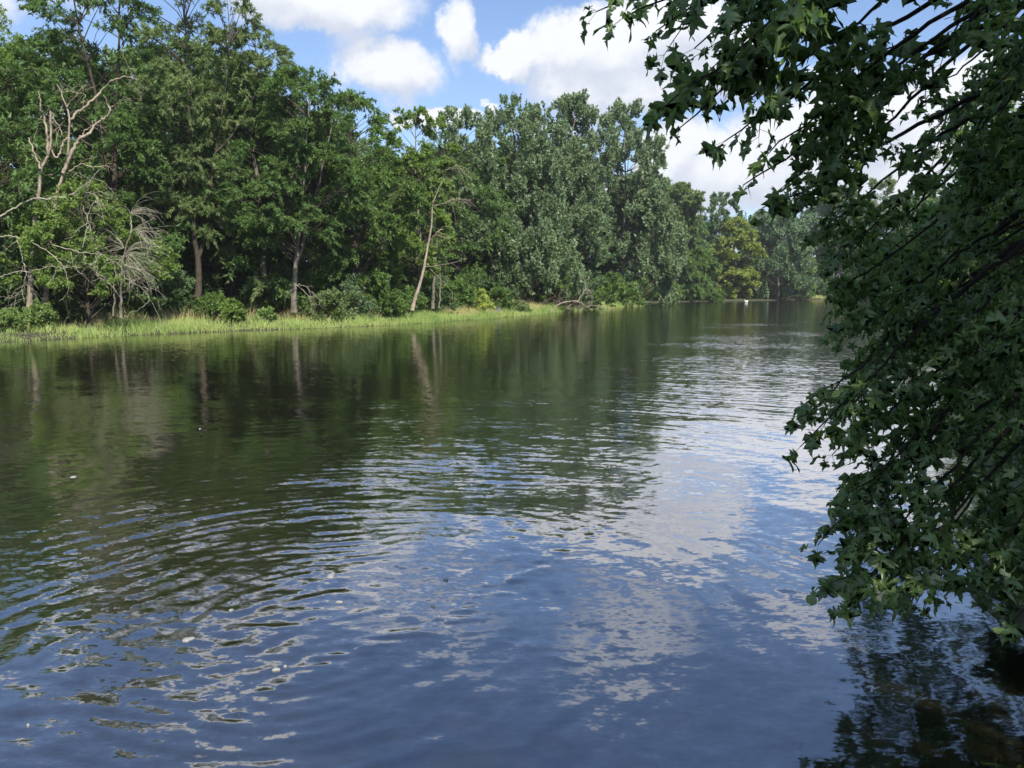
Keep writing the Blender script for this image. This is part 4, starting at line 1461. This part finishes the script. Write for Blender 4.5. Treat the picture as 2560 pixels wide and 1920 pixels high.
for k, (px, py, Y, full, size) in enumerate(limbs):
    tip = P(px, py, Y) - TR
    hd = math.hypot(tip[0], tip[1])
    za = float(np.clip(tip[2] + .50 * hd * rs.uniform(.7, 1.15) + .1, .9, 9.6))
    j = int(np.argmin(np.abs(axis_pts[:, 2] - za)))
    a0 = axis_pts[j]
    dv = tip - a0
    ctrl = a0 + dv * .55 + np.array([0, 0, .10 * hd]) + rs.normal(0, .10, 3)
    pts = bez(a0, ctrl, tip, 8)
    pts[-1] += np.array([0, 0, .03])
    ba = Acc()
    c = tube(ba, pts, .010 + .0048 * hd, .0028, 6, n=26, wob=.010, rs=rs)
    ba.obj('branch', M['twig_near'], maple)
    ln = np.linalg.norm(dv)
    # leaves near the limb's own end
    petioles(twig_leaves(c[-6:], size, 4, rs))
    if k >= len(tips) and py < 480 and k % 2 and px < 2330:
        continue
    nt = int((3 + ln * 1.65) * full * (1.0 if Y < 5 else .9)) + (1 if k < len(tips) else 0)
    if k < len(tips) and py < 560:
        nt = int(nt * .62)
    for q in range(nt):
        u = 1 - (rs.random() ** 1.15) * (min(.6, 1.35 / ln) if k < len(tips) else .66)
        i = int(u * (len(c) - 2))
        p0 = c[i]
        t = norm(c[i + 1] - c[i])
        sd = norm(np.cross(t, np.array([0, 0, 1.0])))
        s = 1 if rs.random() < .5 else -1
        tl = (.18 + .38 * rs.random()) * (.45 + .55 * min(1, (1 - u) * ln / .5)) * (1.0 if full >= .9 else .7)
        d = norm(t * .9 + sd * s * rs.uniform(.25, .9) + rs.normal(0, .22, 3) * np.array([1, 1, .45]) + np.array([0, 0, -.05]))
        p2 = p0 + d * tl - np.array([0, 0, .10 * tl])
        seg = bez(p0, p0 + d * tl * .5 + np.array([0, 0, .02]), p2, 4)
        tube(tw, seg, .0036, .0016, 4, n=5, rs=rs)
        petioles(twig_leaves(seg, size, 2 + int(tl * 5), rs))
tag(tw.obj('twigs', M['twig_near'], maple), kind='stuff')
tag(pet.obj('petioles', M['shrub'], maple), kind='stuff')
pos = np.array([l[0] for l in leafsets])
ax = np.array([l[1] for l in leafsets])
nr = np.array([l[2] for l in leafsets])
sz = np.array([l[3] for l in leafsets])
ti = np.array([l[4] for l in leafsets])
curl = np.array([l[5] for l in leafsets])
wfac = np.array([l[6] for l in leafsets])
side = norm(np.cross(ax, nr))
nr = np.cross(side, ax)
wp = pos + TR
pxs = 1280 + F * wp[:, 0] / wp[:, 1]
pys = 728 - F * (wp[:, 2] - CAMZ) / wp[:, 1]
infr = (pxs > -50) & (pxs < 2600) & (pys > -50) & (pys < 1950)
score = np.where(infr, sz / wp[:, 1], 0)
big = set(np.argsort(-score)[:300].tolist())
lm = Acc()
print('maple leaves', len(pos))
rest = np.array([i for i in range(len(pos)) if i not in big])
var = rs.integers(0, len(LVS), len(rest))
LR = LVS[var]
V = (pos[rest][:, None, :] + (LR[:, :, 0:1] * side[rest][:, None, :] * wfac[rest][:, None, None] + LR[:, :, 1:2] * ax[rest][:, None, :]
     + LR[:, :, 2:3] * nr[rest][:, None, :] * curl[rest][:, None, None]) * sz[rest][:, None, None])
Fa = (LF[None] + (np.arange(len(rest)) * len(LV))[:, None, None]).reshape(-1, 3)
lm.add(V.reshape(-1, 3), Fa, np.repeat(ti[rest], len(LV)))
tag(lm.obj('foliage', M['near'], maple), kind='stuff')
leaf_meshes = []
from mathutils import Matrix
for k in range(8):
    a = Acc()
    v = LVS[k % len(LVS)].copy()
    v[:, 2] *= .4 + .38 * k
    a.add(v, LF, np.full(len(LV), (k + .5) / 8))
    leaf_meshes.append(a.mesh('leaf', M['near']))
for i in sorted(big):
    o = bpy.data.objects.new('leaf', leaf_meshes[int(min(7, ti[i] * 8))])
    s = sz[i]
    m = Matrix(((side[i][0] * s * wfac[i], ax[i][0] * s, nr[i][0] * s, pos[i][0]), (side[i][1] * s * wfac[i], ax[i][1] * s, nr[i][1] * s, pos[i][1]), (side[i][2] * s * wfac[i], ax[i][2] * s, nr[i][2] * s, pos[i][2]), (0, 0, 0, 1)))
    COL.objects.link(o)
    o.parent = maple
    o.matrix_local = m
# upper crown of the same maple, above the frame: it shades the lower boughs
n = 46
rsu = np.random.default_rng(5)
C = np.stack([rsu.normal(-.3, 1.6, n), np.minimum(rsu.normal(-1.2, 1.6, n), 1.2), rsu.uniform(5.6, 9.9, n)], 1)
RC = rsu.uniform(.6, 1.0, n)
O = norm(C - np.array([-.6, .3, 5.5]))
uc = Acc()
for i in range(n):
    j = int(np.argmin(np.abs(axis_pts[:, 2] - (C[i, 2] - .8))))
    tube(uc, bez(axis_pts[j], (axis_pts[j] + C[i]) / 2 + np.array([0, 0, .2]), C[i], 4), .04, .01, 5, n=6, rs=rsu)
tag(uc.obj('upper_branches', M['bark_dark'], maple), kind='stuff')
cl = Acc()
leaves(cl, C, RC, O, rsu, 'broad', 16000, lscale=.9)
cl.obj('crown', M['near'], maple, smooth=False)

# thin summer haze over the whole place
hz = Acc()
x0, x1, y0, y1, z0, z1 = -4500, 4500, -4500, 4500, -3.5, 60
hz.add([(x0, y0, z0), (x1, y0, z0), (x1, y1, z0), (x0, y1, z0), (x0, y0, z1), (x1, y0, z1), (x1, y1, z1), (x0, y1, z1)],
       [[0, 3, 2, 1], [4, 5, 6, 7], [0, 1, 5, 4], [1, 2, 6, 5], [2, 3, 7, 6], [3, 0, 4, 7]])
hm = bpy.data.materials.new('summer_haze')
hm.use_nodes = True
hm.node_tree.nodes.clear()
pv = N(hm.node_tree, 'ShaderNodeVolumePrincipled')
pv.inputs['Color'].default_value = (.85, .92, 1.0, 1)
pv.inputs['Density'].default_value = .00028
pv.inputs['Anisotropy'].default_value = .2
ho = N(hm.node_tree, 'ShaderNodeOutputMaterial')
hm.node_tree.links.new(pv.outputs[0], ho.inputs['Volume'])
haze = hz.obj('haze', hm, smooth=False)
tag(haze, 'thin pale summer haze over the river', kind='stuff')

# roots and dark plants of the near bank under the maple
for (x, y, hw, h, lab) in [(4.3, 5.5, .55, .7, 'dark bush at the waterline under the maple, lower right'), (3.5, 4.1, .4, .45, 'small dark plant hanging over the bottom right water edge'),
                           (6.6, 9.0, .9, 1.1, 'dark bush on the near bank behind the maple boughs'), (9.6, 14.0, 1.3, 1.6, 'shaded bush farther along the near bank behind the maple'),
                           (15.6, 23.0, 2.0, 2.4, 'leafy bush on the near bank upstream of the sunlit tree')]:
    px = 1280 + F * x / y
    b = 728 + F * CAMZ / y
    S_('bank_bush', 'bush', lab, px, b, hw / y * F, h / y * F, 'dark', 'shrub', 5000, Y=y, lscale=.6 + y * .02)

import collections
_c = collections.Counter()
for m_ in bpy.data.meshes:
    if m_.users:
        _c[m_.name.split('.')[0]] += len(m_.loops) - 2 * len(m_.polygons)
print('TRIS', sum(_c.values()), _c.most_common(12))
